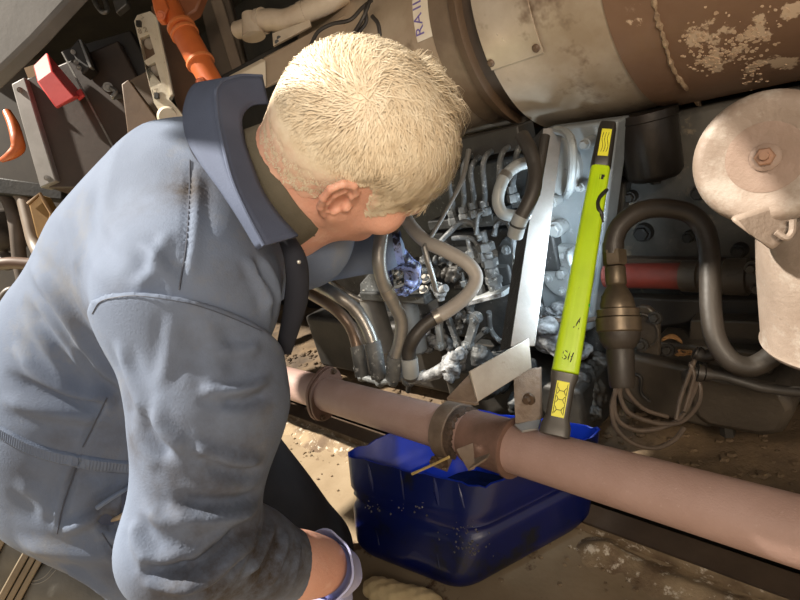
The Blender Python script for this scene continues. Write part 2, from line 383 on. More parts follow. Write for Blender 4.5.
# ballast dirt behind the rail: an uneven bank
def bank(x0, x1, y0, y1, nx, ny, hf):
    vs = []; fs = []
    for i in range(nx+1):
        for j in range(ny+1):
            x = x0+(x1-x0)*i/nx; y = y0+(y1-y0)*j/ny; vs.append((x, y, hf(x, y)))
    for i in range(nx):
        for j in range(ny): a = i*(ny+1)+j; fs.append((a, a+1, a+ny+2, a+ny+1))
    return vs, fs
_ph = rng.uniform(0, 6.28, (30,)); _dr = rng.normal(size=(30, 2)); _fr = np.exp(rng.uniform(np.log(5), np.log(90), 30))
def bump2(x, y): 
    s = 0
    for p, d, f in zip(_ph, _dr, _fr): s += math.sin((x*d[0]+y*d[1])*f+p)/(f+14)
    return s
b = MB(); vs, fs = bank(-4.5, 1.6, .848, 1.5, 420, 46, lambda x, y: .012+max(0, min(1, (y-.86)/.25))*.055+bump2(x, y)*.07); b.add(vs, fs)
tag(obj('ballast_dirt', b.mesh('ballast_dirt', (0, 0, 0), 60), dirt_m), 'oily dark brown dirt bank between the rail and the engine', 'dirt', kind='stuff')
b = MB()
for _ in range(900):
    x = random.uniform(-2.4, .2); y = random.uniform(.86, 1.12); r = random.choice((.004, .005, .007, .011))*random.uniform(.6, 1.2)
    z = .012+max(0, min(1, (y-.86)/.25))*.055+bump2(x, y)*.07
    b.ell((x, y, z+r*.2), (r*1.2, r, r*.7), 6, 4, .5)
tag(obj('ballast_stones', b.mesh('ballast_stones', (0, 0, 0), 20), dirt_m), 'small loose stones and clods on the dirt bank', 'stones', kind='stuff')
# crumbly deposit along the concrete edge
b = MB(); vs, fs = bank(-3.2, .4, .655, .757, 420, 18, lambda x, y: -.004+.016*math.exp(-((y-.722)/.020)**2)*(1+.35*math.sin(x*9)+.3*math.sin(x*23+1))*min(1, max(0, abs(x+.74)-.20)/.06)+.07*abs(bump2(x*1.3, y*1.3))*max(0, min(1, (y-.655)/.03))*min(1, max(0, abs(x+.74)-.20)/.06)); b.add(vs, fs)
b.add([(x, .757, z) for x in (-3.2, .4) for z in (-.05, .02)], [(0, 1, 3, 2)])
tag(obj('edge_dirt', b.mesh('edge_dirt', (0, 0, 0), 60), deposit), 'crumbly pale and brown dirt ridge along the concrete edge', 'dirt', kind='stuff')
# oily stains are in the concrete; a few proud grains
b = MB()
for _ in range(260):
    x = random.uniform(-2.0, -.1); y = random.gauss(.67, .04)
    if y > .74: continue
    r = random.uniform(.0015, .005); b.ell((x, y, r*.4), (r*1.2, r, r*.8), 5, 4, .5)
tag(obj('floor_grit', b.mesh('floor_grit', (0, 0, 0), 20), deposit), 'fine grit scattered on the concrete beside the edge', 'grit', kind='stuff')
# beige lump on the floor by the glove
lc = atZ(392, 592, .018); dx = unit(atZ(440, 600, .018)-atZ(380, 590, .018))
s = SDF()
for t, u, r in ((-.045, .004, .022), (-.015, 0, .026), (.02, -.004, .024), (.055, 0, .022), (.09, -.006, .020)): s.ell(lc+dx*t+V([0, u, -.004]), (r*1.25, r, r*.8), k=.02)
vv, qq = s.mesh(.0035, lc-.16, lc+.16); nv = vnormals(vv, qq); vv += nv*(.0015*np.sin(vv[:, :1]*230)*np.sin(vv[:, 1:2]*190))
bs = base_of(vv); o = obj('beige_stone', np_mesh('beige_stone', vv, qq, bs), ragm, None, 0, bs); tag(o, 'rounded beige lump on the sunlit floor beside the turned back glove cuff', 'stone')

# ------------------------------------------------------------------ long pink pipe
PY, PR = .651, .045; PZ = at(520, 450, .989)[2]
def pipe_x(px, py): return atY(px, py, PY)[0]
pr = thing('ground_pipe', 'long straight pinkish brown pipe crossing the foreground above the rail', 'pipe', (-.6, PY, PZ-PR))
b = MB(); b.cyl((-2.6, PY, PZ), (.35, PY, PZ), PR, seg=48); part(pr, 'pipe_run', b, pipe_m)
xa, xb = pipe_x(470, 430), pipe_x(513, 452)
b = MB(); b.lathe((xa, PY, PZ), (1, 0, 0), [(0, PR+.003), (0, PR+.007), (xb-xa-.006, PR+.007), (xb-xa, PR+.011), (xb-xa+.006, PR+.011), (xb-xa+.006, PR)], 48); part(pr, 'sleeve', b, pipe_rust, 'rusty brown sleeve under the hanger')
xf = pipe_x(322, 392)
b = MB(); pts = []
for k in range(40):
    a = 2*PI*k/40; r = PR+.009+.020*abs(math.cos(a-.9))**5; pts.append((xf, PY+r*math.cos(a), PZ+r*math.sin(a)))
b.prism(pts, (.012, 0, 0)); fl = part(pr, 'flange', b, pipe_rust, 'two bolt flange round the pipe', .002)
b = MB(); pts = [(x+.016, y, z) for x, y, z in [(p[0], PY+(p[1]-PY)*.98, PZ+(p[2]-PZ)*.98) for p in pts]]; b.prism(pts, (.010, 0, 0)); part(pr, 'flange', b, pipe_rust, None, .002)
for sgn in (1, -1):
    b = MB(); rb = PR+.017; b.bolt((xf+.026, PY+sgn*rb*math.cos(.9), PZ+sgn*rb*math.sin(.9)), (1, 0, 0), .006, .008); part(pr, 'flange_bolt', b, rust)

# ------------------------------------------------------------------ exhaust silencer above
TY, TZ, TR = 1.247, 1.032, .275
es = thing('exhaust_silencer', 'big silver and brown cylindrical silencer hung along the top of the engine', 'silencer', (-.6, TY, TZ-TR))
def cylpt(px, py, R=TR):                      # pixel ray onto the silencer's surface -> (x, angle)
    r = ray(px, py); o = EYE[1:]-V([TY, TZ]); d = r[1:]; A = d@d; B = o@d; Cc = o@o-R*R
    D = B*B-A*Cc; t = (-B-math.sqrt(max(D, 0)))/A; p = EYE+r*t; return p[0], math.atan2(p[2]-TZ, p[1]-TY), p
def cylP(x, a, R): return V([x, TY+R*math.cos(a), TZ+R*math.sin(a)])
def curved(mb, x0, x1, a0, a1, R, th, n=14):
    rings = []
    for i in range(n+1):
        a = a0+(a1-a0)*i/n; rings.append([cylP(x0, a, R), cylP(x1, a, R), cylP(x1, a, R+th), cylP(x0, a, R+th)])
    return mb.ringed(rings)
X1, X2 = -.705, -.447
def dent(mb, amp):
    for i, p in enumerate(mb.v):
        d = amp*(math.sin(p[0]*31+p[2]*17)+math.sin(p[0]*13-p[2]*29+p[1]*21)); r = V([0, p[1]-TY, p[2]-TZ]); L = np.linalg.norm(r)
        if L > .05: mb.v[i] = tuple(V(p)+r/L*d)
    return mb
b = MB(); b.lathe((X1, TY, TZ), (1, 0, 0), [(0, TR-.03), (0, TR-.004), (.004, TR+.001)]+[(.01+(X2-X1-.01)*k/12, TR) for k in range(13)], 96); part(es, 'silver_shell', dent(b, .0007), silver, 'dented silver painted shell section')
b = MB(); b.lathe((X2-.004, TY, TZ), (1, 0, 0), [(0, TR-.02), (0, TR+.004)]+[(.006+.9*k/14, TR+.004) for k in range(15)], 96); part(es, 'brown_shell', dent(b, .0006), brownpaint, 'brown painted shell section with flaking paint')
b = MB(); b.lathe((X1-.055, TY, TZ), (1, 0, 0), [(0, TR-.06), (0, TR-.032), (.06, TR-.032), (.06, TR-.06)], 96); part(es, 'neck_ring', b, darkbrown, 'dark recessed ring between the shells')
XF = X1-.055; R2 = TR-.035
b = MB(); b.lathe((XF-.012, TY, TZ), (1, 0, 0), [(-.006, R2-.02), (-.006, R2+.016), (.016, R2+.022), (.020, R2+.016), (.020, R2-.02)], 96); part(es, 'end_flange', b, brownplate, 'rust brown end flange')
b = MB(); b.lathe((XF-.62, TY, TZ), (1, 0, 0), [(0, R2-.02)]+[(.608*k/12, R2) for k in range(13)], 96); part(es, 'front_shell', dent(b, .0007), silver2, 'soot stained silver shell section with paper label')
b = MB(); b.lathe((XF-.085, TY, TZ), (1, 0, 0), [(0, R2), (0, R2+.003), (.075, R2+.003), (.075, R2)], 96); part(es, 'shell_band', b, mk('band', (.27, .20, .14), (.17, .12, .08), 7, .45, metal=.25, bump=.3), 'darker band beside the end flange')
# patch plate
xr, ar, _ = cylpt(545, 52); xl, al, _ = cylpt(478, 67)
b = MB(); curved(b, X1+.002, xr, ar, ar-.9, TR+.001, .0035); pp = part(es, 'patch_plate', b, silver, 'bolted silver patch plate', .001)
xq, aq, pq = cylpt(537, 47); 
for px, py in ((537, 47), (492, 62)):
    xq, aq, pq = cylpt(px, py); b = MB(); b.lathe(cylP(xq, aq, TR+.003), cylP(0, aq, 1)-cylP(0, aq, 0), [(0, .008), (.003, .008), (.006, .005), (.0065, .001)], 14); part(pp, 'rivet', b, brownplate)
_o = V([-.6, TY, TZ-TR])
flaking(brownpaint, [(tuple(cylpt(px, py, TR+.004)[2]-_o), r) for px, py, r in ((694, 40, .045), (712, 58, .050), (736, 45, .050), (756, 34, .040), (752, 66, .035), (784, 66, .03), (790, 10, .03))], (.55, .42, .30))
# irregular bead down the brown shell
pts = [cylpt(*p, TR+.0045)[2] for p in ((654, 0), (658, 20), (664, 38), (668, 55), (675, 72), (686, 88), (698, 103), (709, 117))]
b = MB(); b.tube([V(p)+unit(EYE-p)*.001 for p in pts], lambda t: .0035+.002*math.sin(t*61)*math.sin(t*23), 8, 8, .5); part(es, 'weld_bead', b, mk('bead', (.42, .31, .20), (.16, .10, .06), 60, .6, bump=.6, bscale=160), 'lumpy pale weld seam')
# flaked paint: thin raised scabs, one joined part
b = MB()
for _ in range(260):
    t = random.random(); q = [(690, 38), (706, 62), (722, 56), (742, 42), (760, 30), (752, 62), (760, 84)]; i = min(int(t*6), 5); u = t*6-i
    px = q[i][0]*(1-u)+q[i+1][0]*u+random.gauss(0, 7); py = q[i][1]*(1-u)+q[i+1][1]*u+random.gauss(0, 6)
    if random.random() < .2: px, py = random.uniform(685, 795), random.uniform(5, 80)
    if px > 799 or py < 1: continue
    x, a, p = cylpt(px, py, TR+.004); r = random.uniform(.0007, .0036); n = unit([0, p[1]-TY, p[2]-TZ]); u_, v_, _ = frame(n)
    m = 7; poly = [p+(u_*math.cos(k*2*PI/m)+v_*math.sin(k*2*PI/m))*r*random.uniform(.6, 1.3) for k in range(m)]
    b.prism([c-n*.0005 for c in poly], n*.0012)
o = part(es, 'flaked_paint', b, mk('flake', (.56, .42, .29), (.42, .29, .19), 60, .6), 'pale flakes of lifting paint'); o['kind'] = 'stuff'
# paper label with its letters
x0, a0, _ = cylpt(413, 20, R2); x1, a1, _ = cylpt(431, 20, R2); _, ab, _ = cylpt(424, 40, R2)
xc0 = cylpt(414, 20, R2)[0]; xc1 = cylpt(431, 20, R2)[0]
b = MB(); curved(b, xc0, xc1, ab, ab-.75, R2+.0008, .0008, 20); lab = part(es, 'paper_label', b, paper, 'white paper label with purple capital letters')
def text_mesh(t, size, depth=.0004):
    cu = bpy.data.curves.new('t', 'FONT'); cu.body = t; cu.size = size; cu.extrude = depth; cu.resolution_u = 2; cu.align_x = 'CENTER'; cu.align_y = 'CENTER'
    o = bpy.data.objects.new('t', cu); C.objects.link(o); dg = bpy.context.evaluated_depsgraph_get()
    me = bpy.data.meshes.new_from_object(o.evaluated_get(dg)); bpy.data.objects.remove(o); bpy.data.curves.remove(cu); return me
def text_part(root, t, size, c, right, up, mat, name='lettering', depth=.0004):
    me = text_mesh(t, size, depth); r = unit(right); u = unit(V(up)-r*np.dot(up, r)); n = np.cross(r, u)
    M = Matrix(((r[0], u[0], n[0], 0), (r[1], u[1], n[1], 0), (r[2], u[2], n[2], 0), (0, 0, 0, 1)))
    me.transform(M); me.transform(Matrix.Translation(Vector(V(c)-org_of(root)))); return obj(name, me, mat, root)
wl = xc1-xc0; lh = .036
for k, ch in enumerate('RAILWAY'):
    a = ab-.085-(lh*.66*(k if k < 3 else k-.35))/R2; x = xc0+wl*.30; n = unit(cylP(0, a, 1)-cylP(0, a, 0)); tang = unit(V([0, -math.sin(a), math.cos(a)]))
    if tang[2] < 0: tang = -tang
    text_part(lab, ch, lh, cylP(x, a, R2+.0018), tang, np.cross(n, tang), purple)
# ------------------------------------------------------------------ filter housing at the right
fc = at(765, 157, .66); fn = unit((EYE-fc)+AX*-.16*.66+V([0, 0, .02]))
fh = thing('filter_housing', 'pinkish grey round topped housing with a central bolt', 'housing', at(850, 420, .74))
R_ = .0825
b = MB(); b.lathe(fc-fn*.040, fn, [(0, R_*.86), (.004, R_*.95), (.012, R_), (.024, R_*1.0), (.034, R_*.97), (.040, R_*.90), (.042, R_*.80), (.038, R_*.64), (.036, R_*.40)], 64, (1, 0)); lid = part(fh, 'lid', b, filterm, 'dished round lid')
b = MB(); b.lathe(fc-fn*.010, fn, [(0, R_*.5), (.0075, R_*.52), (.0080, R_*.42), (.0045, R_*.18), (.0045, .001)], 48, (1, 0)); part(lid, 'lid_centre', b, filterr, 'rust tinted dished centre')
cb = fc-fn*.0055
b = MB(); b.lathe(cb, fn, [(0, .017), (.003, .017), (.005, .013)], 24); part(lid, 'washer', b, filterr)
b = MB(); b.hexnut(cb+fn*.004, fn, .0115, .008); b.cyl(cb+fn*.010, cb+fn*.020, .0058, .005, 14); part(lid, 'centre_bolt', b, copper, 'copper coloured centre bolt')
# body: upright barrel under the lid, cut at its lower rim
t0 = at(860, 215, .735); bx, by = t0[0], t0[1]; zb = at(850, 372, .735)[2]; rb = .123
b = MB(); b.lathe((bx, by, zb), (0, 0, 1), [(0, rb*.75), (-.004, rb*.9), (.004, rb*1.0), (.010, rb*1.02), (.016, rb), (.12, rb), (.19, rb*.98), (.215, rb*.85), (.225, rb*.5)], 64); part(fh, 'body', b, filterm)
b = MB(); b.prism([at(728, 219, .665), at(752, 236, .66), at(772, 252, .665), at(786, 240, .66), at(800, 218, .66), at(770, 205, .66)], unit(fc-EYE)*.035); part(fh, 'neck_bracket', b, filterm, None, .006)
b = MB(); b.tube([at(776, 232, .655), at(786, 238, .652), at(792, 232, .652), at(793, 220, .652)], .004, 8); part(fh, 'seam_lip', b, filterm)

# ------------------------------------------------------------------ black canister under the silencer
fa = at(655, 112, 1.02); fz = at(655, 182, .985)
cr = .055; q = at(655, 178, 1.12)
oc = thing('oil_canister', 'dark brown oil canister hanging under the silencer beside the lamp', 'canister', q)
b = MB(); b.lathe((q[0], q[1], q[2]), (0, 0, 1), [(0, cr*.45), (.0, cr*.8), (.006, cr*.93), (.014, cr), (.118, cr), (.12, cr*1.04), (.135, cr*1.04)], 40); part(oc, 'canister_body', b, mk('can', (.022, .017, .014), (.013, .011, .009), 10, .35, metal=.3, bump=.2, spot=(.20, .17, .13), sscale=40, slo=.68, shi=.76))
b = MB(); b.hexnut((q[0], q[1], q[2]-.012), (0, 0, 1), .010, .014); part(oc, 'drain_nut', b, black)

# ------------------------------------------------------------------ engine
EYB = 1.08
en = thing('diesel_engine', 'oily grey dusted diesel engine block below the silencer', 'engine', (-1.0, 1.25, .07))
b = MB(); b.box((-1.75, EYB, .10), (-.62, 1.40, .735)); part(en, 'engine_block', b, greydark, None, .01)
b = MB(); b.box((-.62, 1.20, .10), (.6, 1.42, .745)); part(en, 'end_casting', b, wall_mott, 'mottled rough casting at the right end', .01)
# dark shelf under the mottled casting
zt = atY(690, 262, 1.10)[2]
# grey face behind strap and lamp
Pq = [atY(540, 130, 1.06), atY(618, 120, 1.06), atY(592, 330, 1.06), atY(530, 345, 1.06)]
b = MB(); b.prism(Pq, (0, .06, 0)); part(en, 'side_plate', b, mk('sideplate', (.24, .265, .28), (.17, .19, .20), 8, .5, metal=.15, bump=.35, bscale=50, spot=(.36, .38, .39), sscale=30, slo=.62, shi=.72), 'paint spattered light grey side plate', .006)
# long dark rail with nuts and six curved lines
def seat(px, py, Y): return atY(px, py, Y)
r0, r1 = atY(428, 226, 1.0), atY(520, 208, 1.0)
b = MB(); b.box((r0[0], 1.0, min(r0[2], r1[2])-.014), (r1[0], 1.06, r0[2]+.012)); part(en, 'ledge', b, greydark, None, .004)
b = MB(); b.box((r0[0]-.05, 1.03, r0[2]-.14), (r1[0]+.05, 1.085, r0[2]-.03)); part(en, 'cover_panel', b, greydark, None, .006)
b = MB(); b.box((r0[0]-.1, 1.02, atY(470, 168, 1.02)[2]+.02), (r1[0]+.02, 1.085, atY(470, 150, 1.02)[2]+.03)); part(en, 'ledge', b, black, None, .004)
for i, (xt, yt, xb_, yb_) in enumerate(((466, 158, 463, 210), (474, 160, 473, 206), (486, 154, 484, 204), (503, 150, 497, 198), (519, 146, 512, 190), (452, 168, 452, 214))):
    b = MB(); b.tube([atY(xt+7, yt-4, 1.03), atY(xt, yt+2, .985), atY(xt-3, yt+12, .975), atY((xt+xb_)/2-1, (yt+yb_)/2+4, .975), atY(xb_+1, yb_-8, .99), atY(xb_, yb_+3, 1.0)], .0062, 10); part(en, 'injector_line', b, greydust, 'curved grey fuel line')
    n_ = atY(xb_, yb_+1, .995); b = MB(); b.hexnut(n_+V([0, 0, -.004]), (0, 0, 1), .011, .016); b.hexnut(n_+V([0, 0, -.024]), (0, 0, 1), .014, .018); part(en, 'union_nut', b, greydust)
    b = MB(); b.box(n_+V([-.013, .004, -.040]), n_+V([.013, .05, -.022])); part(en, 'line_clip', b, greydark, None, .002)
# round cover with bolts
cc = atY(564, 273, 1.04); zx = unit([1, 0, 0]); cn = V([-.10, -1, .02]); cn = unit(cn); cu, cv, _ = frame(cn)
b = MB(); b.lathe(cc+V([0, .03, 0]), cn, [(0, .066), (.024, .066), (.030, .063), (.032, .045), (.032, .001)], 40); cov = part(en, 'round_cover', b, greylight, 'round light grey bolted cover')
for k in range(6):
    a = k*PI/3+.3; p = cc+(cu*math.cos(a)+cv*math.sin(a))*.046-V([0, .0, 0])+cn*.003; b = MB(); b.bolt(p, cn, .0075, .009); part(cov, 'cover_bolt', b, greylight)
b = MB(); b.bolt(cc+cn*.003, cn, .012, .01); part(cov, 'cover_bolt', b, greylight)
b = MB(); b.tube([atY(572, 250, 1.02), atY(570, 256, .99), atY(574, 266, .985), atY(584, 272, .99), atY(590, 270, 1.03)], .008, 10); part(cov, 'loop_pipe', b, greylight)
# upright oval boss with a pipe
oc2 = atY(560, 168, 1.045); b = MB(); b.lathe(oc2+V([0, .03, 0]), (0, -1, 0), [(0, .046), (.03, .044), (.036, .036), (.037, .001)], 36)
b.v = [(x, y, oc2[2]+(z-oc2[2])*1.35) for x, y, z in b.v]; part(en, 'oval_cover', b, greylight)
b = MB(); b.tube([atY(556, 130, 1.03), atY(566, 133, .99), atY(572, 143, .97), atY(573, 165, .97), atY(570, 188, .985), atY(566, 196, 1.04)], .0085, 10); part(en, 'breather_pipe', b, greylight)
for px, py, r in ((560, 227, .014), (556, 200, .010), (590, 142, .009), (585, 185, .007), (548, 222, .010)):
    p = atY(px, py, 1.05); b = MB(); b.cyl(p+V([0, .02, 0]), p+V([0, -.02, 0]), r*1.3, seg=14); b.hexnut(p+V([0, -.02, 0]), (0, -1, 0), r, .012); part(en, 'boss', b, greylight)
# white crusted lumps
def blob(root, name, px, py, Y, R, seed, mat, n=14, vox=.004, sq=(1, 1, 1)):
    r_ = np.random.default_rng(seed); c = atY(px, py, Y); s = SDF()
    for _ in range(n):
        o = r_.normal(size=3)*R*.45*V(sq); s.ell(c+o, r_.uniform(.3, .6, 3)*R, k=R*.25)
    v, q = s.mesh(vox, c-R*2.4, c+R*2.4); nn = vnormals(v, q); w8 = sum(np.sin(v @ (r_.normal(size=3)*f)+f)/f for f in (120, 170, 230, 300, 380, 480, 600)); v = v+nn*(w8*.32)[:, None]
    return obj(name, np_mesh(name, v, q, org_of(root)), mat, root)
blob(en, 'crusted_casting', 563, 335, 1.0, .055, 3, crust, 16)
blob(en, 'crusted_casting', 545, 318, 1.02, .035, 5, greydust, 10)
b = MB(); b.tube([atY(535, 316, 1.0), atY(556, 320, .97), atY(575, 322, .98), atY(600, 318, 1.02)], .0055, 8); part(en, 'cable', b, darkbrown)
b = MB()
for k in range(60):
    p = atY(random.gauss(552, 8), random.gauss(315, 5), .985); b.prism([p, p+rng.normal(size=3)*.008, p+rng.normal(size=3)*.009], (.0006, -.0006, .0003))
o = part(en, 'foil_scraps', b, crust, 'small bright foil scraps'); o['kind'] = 'stuff'
# low dark cradle parts below the engine
b = MB(); b.box((-1.02, .93, .085), (-.60, 1.10, .22)); part(en, 'sump_pan', b, black, None, .012)
b = MB(); b.box((-1.75, .985, .085), (-1.05, 1.10, .30)); part(en, 'lower_casting', b, black, None, .015)
blob(en, 'grimy_casting', 505, 370, .93, .060, 8, greydark, 16)
blob(en, 'grimy_casting', 585, 385, 1.0, .06, 9, black, 14)

# ------------------------------------------------------------------ injection pump in front of the block
pu = thing('injection_pump', 'grey crusted fuel pump with upright unions beside the steel strap', 'pump', atY(470, 350, .95)*V([1, 1, 0]))
c0 = atY(478, 285, .97)
b = MB(); p0 = atY(440, 300, .97); p1 = atY(512, 262, .97); b.box((p0[0], .955, p0[2]-.10), (p1[0], 1.075, p1[2])); part(pu, 'pump_body', b, greydark, None, .008)
tq = [atY(456, 304, .905), atY(503, 291, .905), atY(509, 300, .905), atY(462, 317, .905)]
b = MB(); b.prism([tq[0], tq[1], tq[1]+V([0, .09, 0]), tq[0]+V([0, .09, 0])], (0, 0, -.014)); led = part(pu, 'top_plate', b, greylight, 'pale dusty plate', .003)
b = MB(); b.obox((tq[0]+tq[1])/2+V([0, -.004, -.006]), tq[1]-tq[0], (0, 1, 0), (0, 0, 1), np.linalg.norm(tq[1]-tq[0])*.5, .004, .004); part(led, 'plate_lip', b, crust)
for px, py, h, r in ((482, 300, 62, .011), (496, 290, 60, .016), (471, 312, 40, .010)):
    a = atY(px, py, .94); t = atY(px-3, py-h, .94); up = V([0, 0, 1]); L = (t-a)[2]
    b = MB(); b.lathe(a, up, [(0, r), (L*.38, r), (L*.40, r*.7), (L*.62, r*.7), (L*.64, r*.5), (L, r*.5)], 14); un = part(pu, 'delivery_union', b, greydust)
    for f in (.12, .42, .68): b = MB(); b.hexnut(a+up*L*f, up, r*1.25, L*.13); part(un, 'hex_nut', b, greydust)
for pts, r in (([(480, 240), (474, 225), (462, 222), (450, 232), (440, 242)], .0062), ([(494, 236), (497, 224), (505, 220), (512, 232), (515, 262), (513, 285)], .006),
               ([(484, 262), (478, 246), (470, 238), (452, 238)], .006), ([(489, 312), (491, 330), (500, 341), (508, 342)], .0065), ([(476, 235), (478, 216), (484, 210)], .0048)):
    b = MB(); b.tube([atY(*p, .925+.02*math.sin(i)) for i, p in enumerate(pts)], r, 10); part(pu, 'fuel_line', b, greydust)
bp = [atY(*p, .96) for p in ((497, 246), (503, 238), (512, 244), (514, 268), (510, 285), (498, 286))]
b = MB(); b.prism(bp, (0, .05, 0)); part(pu, 'side_cover', b, greydark, None, .003)
for px, py in ((501, 277), (506, 250)): b = MB(); b.bolt(atY(px, py, .958), (0, -1, 0), .008); part(pu, 'pump_bolt', b, greydust)
# levers under the plate
def lever(root, pts, Y, w, th, mat=greydust):
    P = [atY(*p, Y) for p in pts]; b = MB()
    for a, c in zip(P[:-1], P[1:]):
        d = unit(c-a); n = V([0, -1, 0]); s = np.cross(d, n); b.obox((a+c)/2, d, s, n, np.linalg.norm(c-a)/2+w*.3, w, th)
    for e in (P[0], P[-1]): b.cyl(e+V([0, th*1.3, 0]), e+V([0, -th*1.3, 0]), w*1.5, seg=14); b.bolt(e+V([0, -th*1.3, 0]), (0, -1, 0), w*.7)
    return part(root, 'lever', b, mat, None, .001)
lever(pu, [(476, 318), (468, 345)], .90, .010, .007); lever(pu, [(446, 312), (458, 344)], .905, .007, .006); lever(pu, [(438, 318), (441, 345)], .91, .009, .006, greylight)
lever(pu, [(463, 352), (486, 330)], .93, .006, .006, greydark)
b = MB(); b.hexnut(atY(437, 290, .90), (0, 0, 1), .014, .018); b.cyl(atY(441, 300, .90), atY(438, 284, .90), .010); b.cyl(atY(436, 292, .895), atY(446, 288, .895), .010); b.ell(atY(440, 292, .9), .016, jit=.3); part(pu, 'linkage_joint', b, crust, 'white crusted linkage joint')
for px, py, R, sd, m in ((440, 338, .035, 21, crust), (463, 322, .026, 22, greydust), (428, 344, .03, 23, crust), (428, 268, .028, 24, greydust), (446, 258, .02, 25, greydark), (416, 282, .025, 26, greydark), (455, 275, .03, 27, black)):
    blob(pu, 'crusted_lump', px, py, .94, R, sd, m, 9, .0035)

# ------------------------------------------------------------------ twin fuel filters behind the steel tubes
ff = thing('fuel_filter', 'twin dusty grey canister fuel filter behind the steel tubes', 'filter', atY(395, 350, .90)*V([1, 1, 0]))
for px, m in ((387, greydust), (418, greydust)):
    a = atY(px, 352, .90); t = atY(px-1, 298, .90); rr = .034
    b = MB(); b.lathe((a[0], a[1], a[2]), (0, 0, 1), [(0, rr*.5), (.003, rr*.85), (.01, rr), (t[2]-a[2], rr), (t[2]-a[2]+.003, rr*1.07), (t[2]-a[2]+.012, rr*1.07)], 32); part(ff, 'filter_canister', b, mk('can2', (.22, .21, .195), (.15, .145, .135), 10, .5, metal=.3, bump=.3))
ha, hb = atY(370, 292, .90), atY(432, 282, .90)
b = MB(); b.box((ha[0], .86, ha[2]-.012), (hb[0], .95, ha[2]+.016)); fhd = part(ff, 'filter_head', b, greydark, None, .006)
b = MB(); b.prism([atY(*p, .87) for p in ((360, 292), (360, 284), (374, 268), (383, 262), (388, 270), (388, 292))], (0, .012, 0)); part(ff, 'ear_bracket', b, greydust, None, .002)
for px, py in ((367, 291), (388, 284), (402, 284), (414, 283), (399, 275), (426, 279), (424, 290)):
    p = atY(px, py, .88); b = MB(); b.bolt(p, V([0, -.5, .8]), .0085, .010); part(fhd, 'head_bolt', b, steel)
b = MB(); b.tube([atY(385, 291, .85), atY(400, 287, .845), atY(418, 281, .85)], .006, 8); part(ff, 'bleed_pipe', b, greydark)
for px, py, R, sd in ((398, 268, .022, 31), (410, 265, .02, 32), (425, 262, .02, 33)): blob(ff, 'grimy_fitting', px, py, .93, R, sd, greydark, 8, .0035)

# ------------------------------------------------------------------ elbow manifold at the foot of the hoses
mf = thing('hose_manifold', 'crusted grey row of elbow fittings at the foot of the hoses', 'manifold', atY(405, 385, .84)*V([1, 1, 0]))
MY = .84
def fit(px, py, rt, up=18, mat=greydust):
    a = atY(px, py, MY); b = MB(); u = V([.02, 0, 1]); u = unit(u)
    b.ell(a, rt*1.15, 14, 9, .12); b.lathe(a, u, [(0, rt), (.016, rt), (.017, rt*1.25), (.034, rt*1.25), (.036, rt*1.0), (.046, rt)], 12); f = part(mf, 'elbow', b, mat)
    b = MB(); b.hexnut(a+u*.020, u, rt*1.5, .016); part(f, 'hex_nut', b, mat); return a
els = [fit(362, 377, .013), fit(380, 382, .014), fit(393, 381, .015), fit(409, 380, .017, mat=greydust)]
b = MB(); b.tube([els[0], els[1]], .010, 10, 0); b.tube([els[1], els[2]], .010, 10, 0); part(mf, 'link_pipe', b, greydust)
b = MB(); b.tube([els[3], atY(428, 376, MY), atY(448, 366, MY), atY(455, 355, MY+.02)], [.014, .015, .018, .02], 12, 4, .08); part(mf, 'main_pipe', b, crust, 'white crusted main pipe')
for px, py, t in ((423, 377, .019), (436, 373, .017), (447, 367, .021)): b = MB(); a = atY(px, py, MY); b.hexnut(a-unit(V(els[3])-a)*-.004, unit(a-els[3]), t, .018); part(mf, 'hex_nut', b, crust)
blob(mf, 'crusted_valve', 452, 363, MY+.015, .034, 41, crust, 12, .0035)
b = MB(); b.cyl(atY(409, 384, MY), atY(408, 392, MY), .009, .006, 10); part(mf, 'drain_stub', b, greydark)

# ------------------------------------------------------------------ hoses and tubes
def hose(name, pts, r, mat, label, cat, ends=(), seg=14, ribs=0, group=None):
    P = [at(*p) for p in pts]; root = thing(name, label, cat, base_of(P), group)
    b = MB(); b.tube(P, r, seg, 8); part(root, 'hose_body' if cat == 'hose' else 'tube_body', b, mat)
    sp = spline(P, 8)
    for pos, L, rr, m, nm in ends:           # a collar along the hose: start fraction, length in samples
        i = int(pos*(len(sp)-1)); j = min(i+L, len(sp)-1); i = max(0, j-L); b = MB(); b.tube(sp[i:j+1], rr, 16, 0); part(root, nm, b, m)
    return root
k = .86
D = lambda *p: [(x, y, d*k) for x, y, d in p]
hose('grey_hose', D((402, 206, 1.16), (408, 222, 1.14), (424, 240, 1.12), (448, 252, 1.10), (468, 264, 1.09), (476, 278, 1.09), (468, 294, 1.08), (450, 309, 1.07), (434, 318, 1.07)), .0125, hosegrey, 'thick pale grey hose sweeping in an S in front of the engine', 'hose', [(1.0, 3, .0138, steel, 'end_ferrule')])
hose('black_joint_hose', D((436, 317, 1.08), (424, 326, 1.08), (414, 338, 1.08), (409, 350, 1.09), (410, 366, 1.10), (411, 378, 1.12)), .0122, rubber, 'short black bent hose joining the grey hose to the last elbow fitting', 'hose', [(.72, 9, .0150, greylight, 'clamp_sleeve')])
hose('steel_tube', D((385, 214, 1.02), (381, 238, 1.01), (379, 262, 1.01), (384, 284, 1.03), (394, 304, 1.05), (401, 320, 1.07), (400, 340, 1.09), (395, 358, 1.11), (393, 378, 1.135)), .0115, tubesteel, 'dull steel tube bending down past the fuel filters, third from the left', 'tube', [(.42, 3, .0124, steel, 'band'), (.86, 9, .0142, greydust, 'end_sleeve')])
